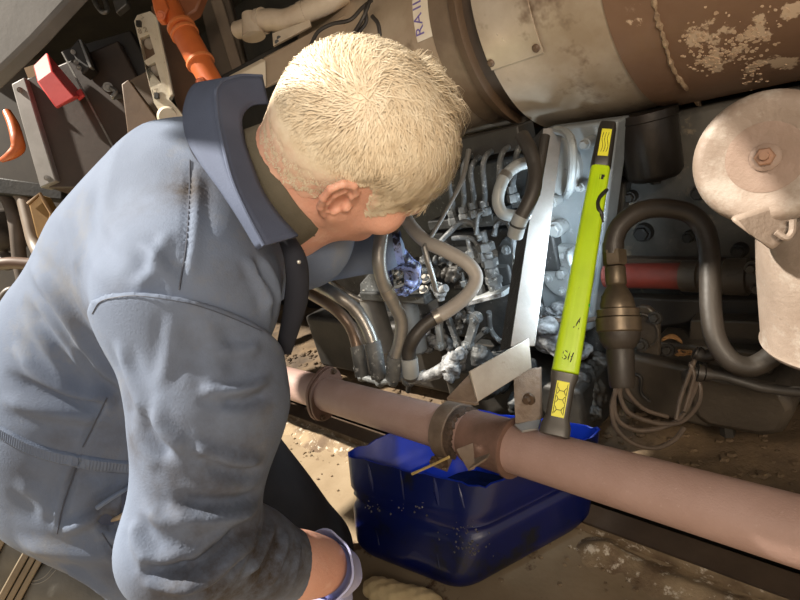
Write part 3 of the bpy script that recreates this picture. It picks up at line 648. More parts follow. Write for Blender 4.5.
hose('steel_tube', D((296, 276, 1.25), (318, 285, 1.20), (338, 296, 1.15), (354, 308, 1.15), (366, 326, 1.15), (374, 348, 1.15), (379, 378, 1.155)), .0120, steel, 'bright worn steel tube bending down from under the chin', 'tube', [(.50, 3, .0130, steel, 'band'), (.84, 10, .0146, greydust, 'end_sleeve')])
hose('steel_tube', D((292, 284, 1.30), (314, 296, 1.25), (336, 310, 1.19), (350, 326, 1.18), (357, 346, 1.17), (362, 376, 1.17)), .0108, mk('browntube', (.20, .14, .10), (.12, .085, .065), 12, .4, metal=.4), 'brownish steel tube bending down at the far left of the fittings', 'tube', [(.86, 8, .0132, greydust, 'end_sleeve')])
hose('thin_pipe', D((318, 272, 1.30), (332, 282, 1.28), (345, 292, 1.22), (360, 300, 1.22)), .0055, steel, 'thin bright pipe behind the steel tubes under the chin', 'pipe')
hose('white_loop_hose', D((533, 162, 1.18), (519, 165, 1.17), (507, 174, 1.16), (500, 188, 1.15), (498, 202, 1.15), (503, 213, 1.15), (517, 216, 1.16), (526, 214, 1.18)), .0112, greylight, 'pale curved loop of hose left of the steel strap', 'hose', [(.30, 3, .0122, steel, 'hose_clip'), (1.0, 4, .0126, greylight, 'end_sleeve')])
hose('black_hose', D((522, 136, 1.12), (530, 150, 1.10), (535, 168, 1.09), (534, 188, 1.08), (527, 206, 1.08), (519, 222, 1.09), (515, 236, 1.11)), .0130, rubber, 'black hose with a pale sleeve hanging beside the steel strap', 'hose', [(.84, 11, .0141, greylight, 'pale_sleeve'), (.86, 1, .0150, greydark, 'hose_clip')])
hose('black_strap_hose', D((545, 136, 1.10), (540, 165, 1.09), (535, 195, 1.08)), .009, rubber, 'thin black hose hidden behind the upper steel strap', 'hose')
b = MB(); b.tube([at(469, 150, 1.0), at(462, 180, .98), at(445, 213, .965), at(424, 248, .95)], [.0048, .0042, .0036, .0042], 10); b.tube([at(424, 247, .95), at(428, 262, .95), at(433, 278, .96), at(436, 290, .975)], [.0055, .0055, .0048, .0048], 10)
solo('control_rod', b, tubesteel, 'thin straight control rod slanting down right of the hair', 'rod')
# ------------------------------------------------------------------ steel strap hanger and its clamp on the pipe
hb_ = thing('pipe_hanger', 'pale grey steel strap hanger running from the silencer down to the pipe clamp', 'hanger', (pipe_x(470, 430), PY, PZ))
FQ = [at(543, 128, 1.10), at(563, 128, 1.10), at(535, 346, .985), at(510, 347, .985)]
bk = unit(np.cross(FQ[1]-FQ[0], FQ[3]-FQ[0])); bk = bk if np.dot(bk, FQ[0]-EYE) > 0 else -bk
b = MB(); b.prism(FQ, bk*.006); part(hb_, 'strap', b, strapm, None, .0012)
lf = -unit(FQ[1]-FQ[0])
b = MB(); b.prism([FQ[0], FQ[3], FQ[3]+bk*.040+lf*.012, FQ[0]+bk*.040+lf*.012], -lf*.005); part(hb_, 'side_flange', b, greydark, 'dark side flange of the strap', .001)
G = [at(470, 371, .925), at(529, 338, .985), at(532, 368, .975), at(478, 402, .915)]
gn = unit(np.cross(G[1]-G[0], G[3]-G[0])); gn = gn if np.dot(gn, G[0]-EYE) > 0 else -gn
b = MB(); b.prism(G, gn*.006); part(hb_, 'foot_plate', b, mk('footgrey', (.42, .38, .33), (.32, .28, .235), 14, .5, metal=.25, bump=.2, spot=(.18, .14, .11), sscale=30, slo=.62, shi=.7), None, .0012)
b = MB(); b.prism([at(446, 398, .925), at(470, 373, .95), at(478, 402, .915), at(474, 403, .908)], unit([.1, .1, -1])*.006); part(hb_, 'foot_flange', b, clampm, None, .001)
xc = pipe_x(455, 425)
def band(x, w, r0, r1, a0, a1, n=40, jit=0):
    mb = MB(); rings = []
    for i in range(n+1):
        a = a0+(a1-a0)*i/n; c, s_ = math.cos(a), math.sin(a); j = jit*(random.random()-.5)
        rings.append([(x-w/2, PY+c*r0, PZ+s_*r0), (x+w/2+j, PY+c*r0, PZ+s_*r0), (x+w/2+j, PY+c*r1, PZ+s_*r1), (x-w/2, PY+c*r1, PZ+s_*r1)])
    return mb.ringed(rings)
b = band(xc-.006, .036, PR+.007, PR+.015, -.35, PI+.65); part(hb_, 'clamp_band', b, clampm, 'brown clamp band round the pipe', .001)
b = band(xc+.018, .020, PR+.0015, PR+.011, 0, PI+.5, 46, .008); part(hb_, 'rubber_liner', b, mk('liner', (.10, .065, .045), (.035, .024, .018), 70, .8, bump=.8, bscale=160), 'ragged rubber liner under the clamp')
b = MB(); a0 = PI+.60; pb = lambda a, r, dx=0: V([xc-.006+dx, PY+math.cos(a)*r, PZ+math.sin(a)*r])
b.obox(pb(a0, PR+.022), (1, 0, 0), (0, math.cos(a0), math.sin(a0)), (0, -math.sin(a0), math.cos(a0)), .019, .014, .005); lug = part(hb_, 'clamp_lug', b, clampm, None, .001)
for dx in (-.012, .012): b = MB(); b.bolt(pb(a0-.10, PR+.026, dx), (0, -math.sin(a0)*-1, -abs(math.cos(a0))*-.2), .0068, .009); part(lug, 'clamp_bolt', b, rust)
lb = [at(460, 449, .872), at(489, 447, .868), at(489, 457, .866), at(474, 472, .862), at(470, 471, .862)]
b = MB(); b.prism([at(456, 450, .87), at(472, 444, .88), at(474, 470, .868), at(468, 471, .862)], unit([0, 1, .1])*.004); b.prism([at(470, 471, .862), at(474, 461, .885), at(490, 455, .885), at(487, 460, .868)], (0, 0, .004)); part(hb_, 'lower_bracket', b, clampm, None, .0008)
b = MB(); P4 = [at(513, 372, .995), at(540, 368, .99), at(541, 420, .955), at(515, 424, .955)]; b.prism(P4, unit([0, 1, 0])*.006); rl = part(hb_, 'rear_leg', b, clampm, 'brown rear clamp leg', .001)
b = MB(); b.bolt(at(529, 399, .967), (0, -1, .15), .0075, .010); part(rl, 'clamp_bolt', b, rust)
b = MB(); b.prism([at(514, 424, .955), at(541, 419, .955), at(538, 428, .935), at(522, 431, .932)], (0, 0, -.004)); part(hb_, 'rear_foot', b, strapm, None, .0008)

# ------------------------------------------------------------------ inspection lamp
la, lbq = at(554, 436, .905), at(608, 124, 1.0)
ld = unit(lbq-la); LL = np.linalg.norm(lbq-la); lv = unit((EYE-la)-ld*np.dot(EYE-la, ld)); lr = np.cross(ld, lv)      # lv faces the viewer side, lr sideways
if np.dot(lr, RM[:, 0]) < 0: lr = -lr
lm = thing('inspection_lamp', 'yellow green and black inspection lamp leaning up from the pipe', 'lamp', la)
def loft(secs, n=10):                    # (t along, half width, half depth, roundness)
    mb = MB(); rings = []
    for t, wx, wy in secs:
        ring = []
        for k_ in range(n*4):
            a = 2*PI*k_/(n*4); c, s_ = math.cos(a), math.sin(a); p = 2/4.5
            ring.append(la+ld*t*LL+lr*wx*abs(c)**p*(1 if c > 0 else -1)+lv*wy*abs(s_)**p*(1 if s_ > 0 else -1))
        rings.append(ring)
    return mb.ringed(rings)
W = .0225
b = loft([(0, W*.95, W*.9), (.004, W*1.12, W*1.05), (.03, W*1.10, W), (.055, W*.86, W*.85), (.15, W*.86, W*.85), (.168, W*.98, W*.95), (.184, W*1.02, W)]); hd_ = part(lm, 'handle', b, lampgrey, 'dark grey handle with flared foot')
b = loft([(.186, W*.90, W*.9), (.190, W*1.0, W), (.5, W*.90, W*.95), (.835, W*.76, W*.85), (.842, W*.70, W*.8)]); bd_ = part(lm, 'body_shell', b, yel, 'yellow green body')
b = loft([(.842, W*.72, W*.80), (.846, W*.80, W*.86), (.90, W*.76, W*.80), (.975, W*.70, W*.76), (.995, W*.62, W*.7), (1.0, W*.4, W*.45)]); cp_ = part(lm, 'end_cap', b, lampblk, 'black end cap')
def onl(t, x, y): return la+ld*t*LL+lr*x+lv*y
b = MB()
for x in (-.30, -.02, .16): b.prism([onl(.205, W*x-.0009, W*.985), onl(.205, W*x+.0009, W*.985), onl(.81, W*x*.8+.0009, W*.862), onl(.81, W*x*.8-.0009, W*.862)], lv*.0022)
part(bd_, 'body_ridge', b, yel)
b = MB(); b.prism([onl(.20, W*.45, W*.99), onl(.20, W*.62, W*.98), onl(.80, W*.50, W*.87), onl(.80, W*.36, W*.87)], lv*.0016); part(bd_, 'side_rib', b, yel)
b = MB(); b.prism([onl(.055, -W*.46, W*.86), onl(.055, W*.46, W*.86), onl(.158, W*.46, W*.88), onl(.158, -W*.46, W*.88)], lv*.0012); hl = part(hd_, 'handle_label', b, yel2, 'yellow label with line drawings', .0004)
b = MB()
for t0 in (.075, .105, .13): 
    for s_ in (-1, 1): b.tube([onl(t0-.01, s_*W*.30, W*.88+.0016), onl(t0, s_*W*.18, W*.88+.0016), onl(t0+.010, s_*W*.30, W*.88+.0016)], .0005, 5, 4)
    b.tube([onl(t0, -W*.18, W*.88+.0016), onl(t0, W*.18, W*.88+.0016)], .0005, 5, 0)
for x in (-.36, .36): b.tube([onl(.062, W*x, W*.88+.0013), onl(.152, W*x, W*.88+.0013)], .0005, 5, 0)
part(hl, 'label_drawing', b, inkm)
b = MB(); b.prism([onl(.872, -W*.40, W*.82), onl(.872, W*.40, W*.82), onl(.965, W*.38, W*.775), onl(.965, -W*.38, W*.775)], lv*.0014); cl = part(cp_, 'cap_label', b, yel2, 'small yellow label', .0004)
b = MB()
for x in (-.2, .0, .2): b.tube([onl(.885, W*x, W*.82+.0012), onl(.905, W*(x+.08), W*.81+.0014), onl(.93, W*(x-.06), W*.80+.0014), onl(.952, W*x, W*.785+.0014)], .0005, 5, 3)
part(cl, 'label_drawing', b, inkm)
b = MB(); b.prism([onl(.793, W*.05, W*.875), onl(.793, W*.42, W*.875), onl(.808, W*.42, W*.873), onl(.808, W*.05, W*.873)], lv*.001); part(bd_, 'switch_slot', b, lampblk, 'black switch slot')
b = MB(); b.tube([onl(.765, W*.74, W*.55), onl(.752, W*.62, W*.90), onl(.735, W*.36, W*.93), onl(.715, W*.26, W*.94), onl(.695, W*.40, W*.94), onl(.682, W*.66, W*.88), onl(.66, W*.80, W*.5)], .0036, 8); part(bd_, 'hook', b, lampblk, 'black wire hook')
# marker scribbles near the lower end: S H and two strokes above
def scrib(pts): return [onl(t, W*x, W*.985-.0005) for t, x in pts]
b = MB()
for st in ([(.243, -.05), (.247, -.25), (.240, -.36), (.233, -.22), (.228, -.10), (.222, -.24), (.226, -.38)],
           [(.222, .02), (.250, .16), (.234, .09), (.232, .30), (.216, .24), (.246, .36)],
           [(.318, -.02), (.326, .20), (.342, .34), (.330, .50), (.316, .44)], [(.342, .34), (.360, .56)]):
    b.tube(scrib(st), .0012, 6, 5)
part(bd_, 'marker_scribble', b, inkm, 'black handwritten marker strokes')['kind'] = 'stuff'
b = MB(); b.ell(onl(.395, W*.80, W*.62), .0038); part(bd_, 'green_dot', b, mk('gdot', (.02, .5, .06)), 'small green dot')
# the light strip along the engine side of the lamp, with its own light
led_n = unit(-lr*.85-lv*.12+ld*0)
b = MB(); q = [onl(.24, -W*.70, -W*.985), onl(.24, W*.10, -W*.985), onl(.80, W*.10, -W*.855), onl(.80, -W*.55, -W*.855)]; b.prism(q, -lv*.002)
part(lm, 'light_strip', b, mk('led', (.9, .95, 1), emit=(.80, .92, 1.0), estr=4), 'lit white strip')
ll = bpy.data.lights.new('strip_light', 'AREA'); lo_ = bpy.data.objects.new('strip_light', ll); C.objects.link(lo_)
ll.shape = 'RECTANGLE'; ll.size = .03; ll.size_y = .22; ll.energy = 2.3; ll.color = (.72, .88, 1.0)
pc = onl(.52, -W*.45, -W*1.25); zz = -unit(-lr*.80-lv*.60); yy = unit(ld-zz*np.dot(ld, zz)); xx = np.cross(yy, zz)
lo_.matrix_world = Matrix(((xx[0], yy[0], zz[0], pc[0]), (xx[1], yy[1], zz[1], pc[1]), (xx[2], yy[2], zz[2], pc[2]), (0, 0, 0, 1)))

# ------------------------------------------------------------------ blue drip container, cut open from a jerrycan
ZR = .192
Tq = [atZ(340, 455, ZR), atZ(482, 489, ZR), atZ(610, 428, ZR)]; Tq.append(Tq[0]+Tq[2]-Tq[1])
Bq = [atZ(350, 553, .004), atZ(462, 598, .004), atZ(598, 522, .004)]; Bq.append(Bq[0]+Bq[2]-Bq[1])
def rrect(q, fr, n=7, inset=0):
    c = sum(q)/4; out = []
    for i in range(4):
        p, a, d = q[i], q[i-1], q[(i+1) % 4]; ra = min(fr, np.linalg.norm(a-p)*.45); e0 = p+unit(a-p)*ra; e1 = p+unit(d-p)*ra
        for k_ in range(n+1):
            t = k_/n; out.append((1-t)**2*e0+2*t*(1-t)*p+t*t*e1)
        m = 10
        nx = q[(i+1) % 4]; rn = min(fr, np.linalg.norm(nx-p)*.45); f0 = e1; f1 = nx+unit(p-nx)*rn
        for k_ in range(1, m): out.append(f0+(f1-f0)*k_/m)
    if inset: out = [o+unit(c-o)*inset for o in out]
    return out
def level(t, inset=0, fr=.045):
    # t 0 floor .. 1 rim, with a recessed waist
    q = [Bq[i]+(Tq[i]-Bq[i])*min(1, t*1.0) for i in range(4)]; c = sum(q)/4
    sc = 1.0
    if t < .16: sc = 1-.10*(1-t/.16)**2
    g = math.exp(-((t-.55)/.05)**2)*.040+(.02 if .60 < t < .68 else 0); sc -= g
    return rrect([c+(p-c)*sc for p in q], fr, inset=inset)
ts = [0, .02, .05, .09, .13, .18, .26, .34, .42, .47, .50, .53, .56, .60, .63, .68, .75, .82, .88, .94, 1.0]
nr = len(level(0)); jag = np.array([.0025*math.sin(i*.9)+.002*math.sin(i*2.3+1)+random.uniform(-.0015, .0015) for i in range(nr)])
dips = np.array([-.006*math.exp(-(((i-21) % nr)/3.)**2) for i in range(nr)])
def rim(ring, t): return [p+V([0, 0, (jag[i]+dips[i])*max(0, (t-.7)/.3)]) for i, p in enumerate(ring)]
dr = thing('drip_container', 'dark blue plastic container cut open, catching oil under the pipe clamp', 'container', sum(Bq)/4)
b = MB(); rings = [rim(level(t), t) for t in ts]; b.ringed(rings, (1, 0)); n0 = len(b.v)
inn = [rim(level(t, .005), t) for t in ts[1:]]
b2 = MB(); b2.ringed([inn[-1-i] for i in range(len(inn))], (0, 1))
lip = MB(); lip.ringed([rings[-1], inn[-1]], (0, 0))
shell = part(dr, 'container_wall', b, blue)
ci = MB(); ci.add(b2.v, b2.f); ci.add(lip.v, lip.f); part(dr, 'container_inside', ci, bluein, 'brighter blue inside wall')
lv_ = level(.30, .010); cz = sum(lv_)/len(lv_)
b = MB(); b.ringed([lv_, [p-V([0, 0, .004]) for p in lv_]]); part(dr, 'oil_pool', b, oil, 'dark pool of waste oil')
def drum_pt(px, py, lvl=None):
    # where the ray meets the side wall: step through levels between rim and floor
    r = ray(px, py); best = None
    for i in range(len(rings)-1):
        for k_ in range(nr):
            a, c_, d_ = rings[i][k_], rings[i][(k_+1) % nr], rings[i+1][k_]; n = np.cross(c_-a, d_-a); dn = n@r
            if abs(dn) < 1e-12: continue
            t = n@(a-EYE)/dn; p = EYE+r*t; u = c_-a; v_ = d_-a; G_ = np.array([[u@u, u@v_], [u@v_, v_@v_]]); s_ = np.linalg.solve(G_+np.eye(2)*1e-15, V([(p-a)@u, (p-a)@v_]))
            if -.01 <= s_[0] <= 1.01 and -.01 <= s_[1] <= 1.01 and (best is None or t < best[0]): best = (t, p, unit(n) if n@r < 0 else -unit(n))
    return best
for pts, rr in (([(368, 464), (371, 480), (374, 498)], .006), ([(400, 470), (402, 484), (404, 500)], .003), ([(434, 478), (436, 492), (438, 505)], .007), ([(437, 554), (439, 568), (442, 585)], .006),
                ([(376, 530), (379, 545), (383, 562)], .005), ([(458, 484), (461, 496), (464, 508)], .004), ([(505, 552), (507, 565), (509, 574)], .004)):
    H_ = [drum_pt(*p) for p in pts]; H_ = [h for h in H_ if h]
    if len(H_) > 1: b = MB(); b.tube([h[1]-h[2]*rr*.65 for h in H_], [rr*.7]+[rr*1.15]*(len(H_)-2)+[rr*.8], 10); part(dr, 'moulded_rib', b, blue)
b = MB()
for _ in range(80):
    px, py = random.choice(((random.gauss(462, 10), random.gauss(530, 5)), (random.gauss(470, 8), random.gauss(548, 4)), (random.uniform(362, 430), random.gauss(507, 3))))
    h = drum_pt(px, py)
    if h: b.ell(h[1], random.uniform(.001, .0028), 6, 4, .4)
o = part(dr, 'grit_specks', b, mk('speck', (.16, .15, .15), (.04, .04, .045), 200, .4), 'gritty specks stuck to the wall'); o['kind'] = 'stuff'
b = MB(); b.tube([at(412, 474, .985), at(430, 466, .96), at(449, 457, .925)], .0026, 8); solo('wooden_stick', b, wood, 'thin yellowish stick lying in the blue container below the clamp', 'stick')

# ------------------------------------------------------------------ coupling with hose loop and wires, right of the lamp
ca, cb_ = at(614, 248, .93), at(622, 388, .90); cd = unit(cb_-ca); CL = np.linalg.norm(cb_-ca)
cu_ = thing('cable_coupling', 'brown bronze cable coupling standing right of the inspection lamp', 'coupling', cb_)
def cl_(name, pr_, mat, lab=None):
    b = MB(); b.lathe(ca, cd, [(t*CL, r) for t, r in pr_], 28); return part(cu_, name, b, mat, lab)
b = MB(); b.hexnut(ca+cd*.005, cd, .0195, .026); part(cu_, 'hex_nut', b, brass)
cl_('neck_collar', [(.14, .0165), (.15, .0172), (.26, .0172), (.27, .016), (.28, .013)], brass)
cl_('bulb', [(.27, .014), (.30, .0185), (.36, .0255), (.42, .0285), (.45, .0285), (.47, .027)], brass)
cl_('ring', [(.44, .030), (.45, .0345), (.50, .0345), (.505, .0325), (.51, .0365), (.60, .0365), (.61, .034)], brass, 'wide knurled ring')
cl_('boot', [(.60, .034), (.66, .0325), (.71, .026), (.73, .0215), (.76, .0225), (.98, .0205), (1.0, .018)], rubberb, 'black rubber boot')
hose('black_loop_hose', [(613, 254, .93), (614, 240, .93), (620, 226, .93), (634, 214, .93), (652, 208.5, .93), (672, 209, .925), (690, 214, .92), (703, 227, .915), (709, 248, .91), (710, 280, .90), (711, 312, .89), (716, 340, .88), (730, 360, .87), (748, 367, .865), (766, 360, .86), (782, 346, .86), (796, 330, .87)], .0165, rubberb, 'black ribbed hose looping over from the bronze coupling to the round topped housing', 'hose', [(0.0, 6, .0178, rubberb, 'end_sleeve')], 16)
wr = thing('wire_bundle', 'loose brown wires looping below the cable coupling', 'wires', at(660, 440, .9))
for pts in ([(617, 384), (614, 400), (618, 420), (636, 430), (660, 428), (680, 418), (692, 396), (697, 376), (690, 362)], [(621, 386), (620, 396), (628, 412), (648, 421), (668, 424), (684, 420), (698, 404), (700, 386), (692, 368), (698, 355)],
            [(625, 386), (632, 398), (646, 410), (668, 417)], [(619, 384), (612, 405), (616, 428), (634, 444), (656, 448), (674, 440), (684, 428)], [(676, 420), (680, 400), (687, 380), (694, 362)], [(684, 412), (690, 392), (694, 376), (690, 364)]):
    b = MB(); b.tube([at(x, y, .905-.0006*(y-384)*.5+.004*i) for i, (x, y) in enumerate(pts)], .0040 if len(pts) > 5 else .0035, 8, 8); part(wr, 'wire', b, mk('wire', (.095, .068, .048), (.06, .044, .032), 30, .5))
# cable running right
hose('ribbed_cable', [(694, 372, .93), (706, 374, .925), (722, 376, .92), (742, 382, .91), (764, 388, .90), (800, 392, .89), (815, 392, .89)], .0085, rubber, 'black ribbed cable running right along the top of the sump', 'cable', [(.06, 4, .0155, rubberb, 'gland'), (.16, 3, .0125, rubberb, 'gland_nut')])
hose('upper_cable', [(694, 352, .95), (704, 356, .945), (714, 354, .94), (724, 352, .95)], .011, rubberb, 'short dark cable stub above the ribbed cable', 'cable', [(.1, 3, .0135, rubberb, 'gland')])

# ------------------------------------------------------------------ red pipe and sump at the right
RY = 1.03
rp0, rp1, rp2 = atY(606, 272, RY), atY(700, 277, RY), atY(790, 278, RY); rr_ = .026
rz = atY(660, 276, RY)[2]
rd = thing('red_pipe', 'rust red pipe running behind the black hose loop', 'pipe', (rp1[0], RY, rz-rr_))
b = MB(); b.cyl((rp0[0], RY, rz), (rp1[0], RY, rz), rr_, seg=24); part(rd, 'pipe_run', b, redpipe)
b = MB(); xs = rp1[0]; b.lathe((xs-.03, RY, rz), (1, 0, 0), [(0, rr_*1.0), (.0, rr_*1.15), (.03, rr_*1.18), (.032, rr_*1.02), (.07, rr_*1.05), (.075, rr_*1.3), (.11, rr_*1.3), (.112, rr_*1.1), (.30, rr_*1.1)], 28); cf = part(rd, 'pipe_union', b, sumpm, 'oily brown union on the red pipe')
for i_, (px, py) in enumerate(((752, 268), (758, 288))): b = MB(); p = atY(px, py, RY-rr_); b.bolt(p, (0, -1, .1), .008, .01); part(cf, 'union_bolt', b, sumpm)
sp_ = thing('oil_sump', 'oily dark brown sump casting below the black hose loop', 'sump', atY(710, 440, 1.0)*V([1, 1, 0]))
def quadbox(px, Yf, dep, bev=.008, name='sump_body', lab=None, mat=None):
    P = [atY(x, y, Yf) for x, y in px]; b = MB(); b.prism(P, (0, dep, 0)); return part(sp_, name, b, mat or sumpm, lab, bev)
quadbox([(676, 372), (700, 372), (782, 388), (795, 412), (782, 436), (762, 438), (740, 434), (708, 428), (694, 418)], .985, .12, .014, 'sump_pan')
quadbox([(610, 352), (706, 372), (712, 430), (640, 412), (612, 394)], .995, .10, .010, 'sump_body')
quadbox([(652, 342), (762, 352), (772, 376), (652, 360)], 1.02, .08, .006, 'sump_flange')
quadbox([(690, 320), (772, 322), (772, 350), (688, 342)], 1.05, .05, .004, 'upper_ledge')
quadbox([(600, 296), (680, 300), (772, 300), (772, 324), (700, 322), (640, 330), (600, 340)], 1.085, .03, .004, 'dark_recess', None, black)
b = MB(); pd = [atY(x, y, .965) for x, y in ((636, 352), (659, 356), (659, 326), (655, 314), (648, 307), (640, 306), (632, 310))]; b.prism(pd, (0, .012, 0)); part(sp_, 'end_plate', b, sumpm, None, .003)
b = MB(); pc_ = atY(644, 330, .964); b.tube([pc_+V([math.cos(a)*.028, -.002, math.sin(a)*.036]) for a in np.linspace(-1.2, 1.9, 9)], .003, 6); part(sp_, 'end_plate_rim', b, sumpm)
for px, py in ((668, 350), (642, 345), (700, 366), (655, 318)): b = MB(); b.bolt(atY(px, py, .955 if px < 660 else 1.0), (0, -1, .3), .0085, .01); part(sp_, 'sump_bolt', b, black)
b = MB(); p = atY(727, 427, 1.02); b.hexnut(p+V([0, 0, -.018]), (0, 0, 1), .014, .030); part(sp_, 'drain_plug', b, black)
b = MB(); b.tube([atY(618, 372, .99), atY(640, 376, .985), (atY(641, 392, .985)), atY(650, 402, .985)], .0035, 6); part(sp_, 'casting_seam', b, black)
# dry leaf and litter on the flange
lfp = atY(673, 345, 1.005)
b = MB(); rings = []
for i in range(9):
    t = i/8; wv = .007*math.sin(PI*t)**.7+.0004; c = lfp+V([-.020+.040*t, -.004, .008+.010*math.sin(PI*t)]); rings.append([c+V([0, -wv, .004*abs(math.cos(t*4))]), c+V([0, 0, -.002]), c+V([0, wv, .005])])
vs = [p for r in rings for p in r]; b.add(vs, [(i*3+j, i*3+j+1, i*3+j+4, i*3+j+3) for i in range(8) for j in (0, 1)])
lo2 = solo('dry_leaf', b, leafm, 'curled dry orange brown leaf caught on the sump flange', 'leaf'); md = lo2.modifiers.new('thick', 'SOLIDIFY'); md.thickness = .0008
b = MB()
for _ in range(34):
    p = atY(random.uniform(676, 706), random.uniform(352, 358), 1.0)+V([0, 0, .006]); b.ell(p, (random.uniform(.002, .006), .003, .0015), 6, 4, .5)
tag(obj('leaf_litter', b.mesh('leaf_litter', (0, 0, 0)), leafm), 'crumbs of dry leaf on the sump flange', 'litter', kind='stuff')
# casting features on the mottled wall
wc = en
for px, py, r in ((644, 232, .016), (632, 196, .010), (700, 192, .012), (690, 236, .010), (740, 250, .012)):
    p = atY(px, py, 1.195); b = MB(); b.cyl(p+V([0, .02, 0]), p+V([0, -.012, 0]), r*1.4, r*1.25, 16); b.hexnut(p+V([0, -.012, 0]), (0, -1, 0), r, .010); part(wc, 'casting_bolt', b, black)
b = MB(); b.prism([atY(x, y, 1.18) for x, y in ((612, 258), (770, 262), (770, 270), (612, 268))], (0, .04, 0)); part(wc, 'casting_ledge', b, darkbrown, None, .003)
b = MB(); b.prism([atY(x, y, 1.17) for x, y in ((612, 180), (626, 182), (622, 225), (610, 222))], (0, .05, 0)); part(wc, 'casting_rib', b, wall_mott, None, .006)
for px, py, R, sd in ((672, 150, .05, 51), (695, 235, .045, 52), (665, 200, .04, 53)): pass
# dark ends below the sump
# ------------------------------------------------------------------ left background: underframe equipment beyond the mechanic
bm_ = MB(); plate(bm_, [(-80, -60, 1.25), (82, -16, 1.25), (32, 38, 1.25), (-12, 80, 1.25), (-80, 120, 1.25)], .05)
solo('chassis_beam', bm_, hazy, 'big pale grey chassis beam across the upper left corner', 'beam', bevel=.008)
ds = 1.75
cbn = thing('equipment_case', 'dark brown equipment case with a grey edge strip, left of the mechanic', 'case', at(90, 240, ds+.1))
b = MB(); plate(b, [(26, 78, ds), (118, 40, ds), (190, 178, ds), (150, 188, ds), (48, 188, ds)], .16); part(cbn, 'case_body', b, mk('casebrown', (.075, .052, .040), (.055, .038, .03), 7, .5, bump=.1), None, .006)
b = MB(); plate(b, [(11, 84, ds-.015), (24, 77, ds-.02), (56, 181, ds-.02), (40, 188, ds-.015)], .05); st_ = part(cbn, 'edge_strip', b, stripgrey, 'pale grey edge strip', .004)
for px, py in ((20, 90), (47, 178)): b = MB(); b.bolt(at(px, py, ds-.022), -ray(px, py), .006); part(st_, 'strip_screw', b, steel)
b = MB(); plate(b, [(61, 52, ds-.03), (62.5, 51.5, ds-.03), (115.5, 150, ds-.03), (114, 151, ds-.03)], .004); part(cbn, 'bright_edge', b, steel, 'thin bright metal edge')
b = MB(); plate(b, [(62, 50, ds+.02), (130, 30, ds+.02), (200, 160, ds+.02), (116, 152, ds+.02)], .10); part(cbn, 'black_panel', b, blackp, 'black panel right of the bright edge', .004)
# red box
rb_ = thing('red_box', 'small bright red box fixed on the dark case at the upper left', 'box', at(60, 108, ds-.06))
f0, f1 = ds-.075, ds-.02
A_ = [at(33, 66, ds-.05), at(47, 52, ds-.05), at(52, 71, ds-.11), at(37, 82, ds-.11)]
b = MB(); fr_ = [at(37, 82, ds-.11), at(52, 71, ds-.11), at(75, 97, ds-.11), at(56, 108, ds-.11)]
bk_ = [at(33, 66, ds-.02), at(47, 52, ds-.02), at(84, 96, ds-.02), at(57, 109, ds-.02)]
b.hexa([bk_[3], bk_[2], bk_[1], bk_[0], fr_[3], fr_[2], fr_[1], fr_[0]]); part(rb_, 'box_body', b, redbox_m, None, .004)
b = MB(); plate(b, [(78, 100, ds-.06), (84, 95, ds-.06), (80, 88, ds-.06), (75, 92, ds-.06)], .01); part(rb_, 'box_lip', b, redbox_m, None, .002)
b = MB(); plate(b, [(24, 68, ds), (36, 64, ds), (40, 76, ds), (28, 78, ds)], .02); part(rb_, 'hinge_tab', b, amber, 'brownish tab behind the box')
# orange hose at the far left
hose('orange_bracket', [(7, 112, 1.9), (13, 124, 1.88), (17, 138, 1.86), (18, 148, 1.86), (11, 155, 1.86), (2, 160, 1.88)], [.014, .018, .020, .022, .016, .009], orange, 'small orange fitting at the far left edge behind the grey strip', 'fitting', [])
# black valve block with bright flange, and handles
vb = thing('valve_block', 'small black valve block with a shiny edge right of the red box', 'valve', at(85, 70, 1.72))
b = MB(); plate(b, [(70, 48, 1.70), (78, 38, 1.70), (91, 66, 1.70), (82, 75, 1.70)], .05); part(vb, 'block', b, blackp, None, .005)
b = MB(); plate(b, [(78, 39, 1.69), (81, 39, 1.69), (92, 67, 1.69), (89, 68, 1.69)], .02); part(vb, 'bright_flange', b, tubesteel, 'worn bright flange', .002)
for px, py in ((76, 62), (79, 68), (73, 52)): b = MB(); b.bolt(at(px, py, 1.695), -ray(px, py), .005); part(vb, 'block_bolt', b, steel)
b = MB(); b.tube([at(94, 0, 1.9), at(97, 6, 1.88), at(102, 12, 1.87), at(107, 11, 1.87), at(106, 4, 1.88), at(102, -6, 1.9)], .008, 8); solo('grab_handle', b, steel, 'bright bent wire handle at the top edge left of the cream casting', 'handle')
b = MB(); plate(b, [(112, 0, 1.9), (126, -2, 1.9), (127, 4, 1.9), (116, 13, 1.9)], .03); solo('grey_bracket', b, tubesteel, 'small grey bracket beside the bent wire handle', 'bracket', bevel=.004)
b = MB(); b.tube([at(104, 88, 1.75), at(110, 88, 1.73), at(116, 92, 1.73), at(113, 97, 1.73), at(121, 96, 1.75)], .008, 8); b.bolt(at(108, 87, 1.73), -ray(108, 87), .010); solo('latch', b, tubesteel, 'small metal latch on the dark panel left of the brown plates', 'latch')
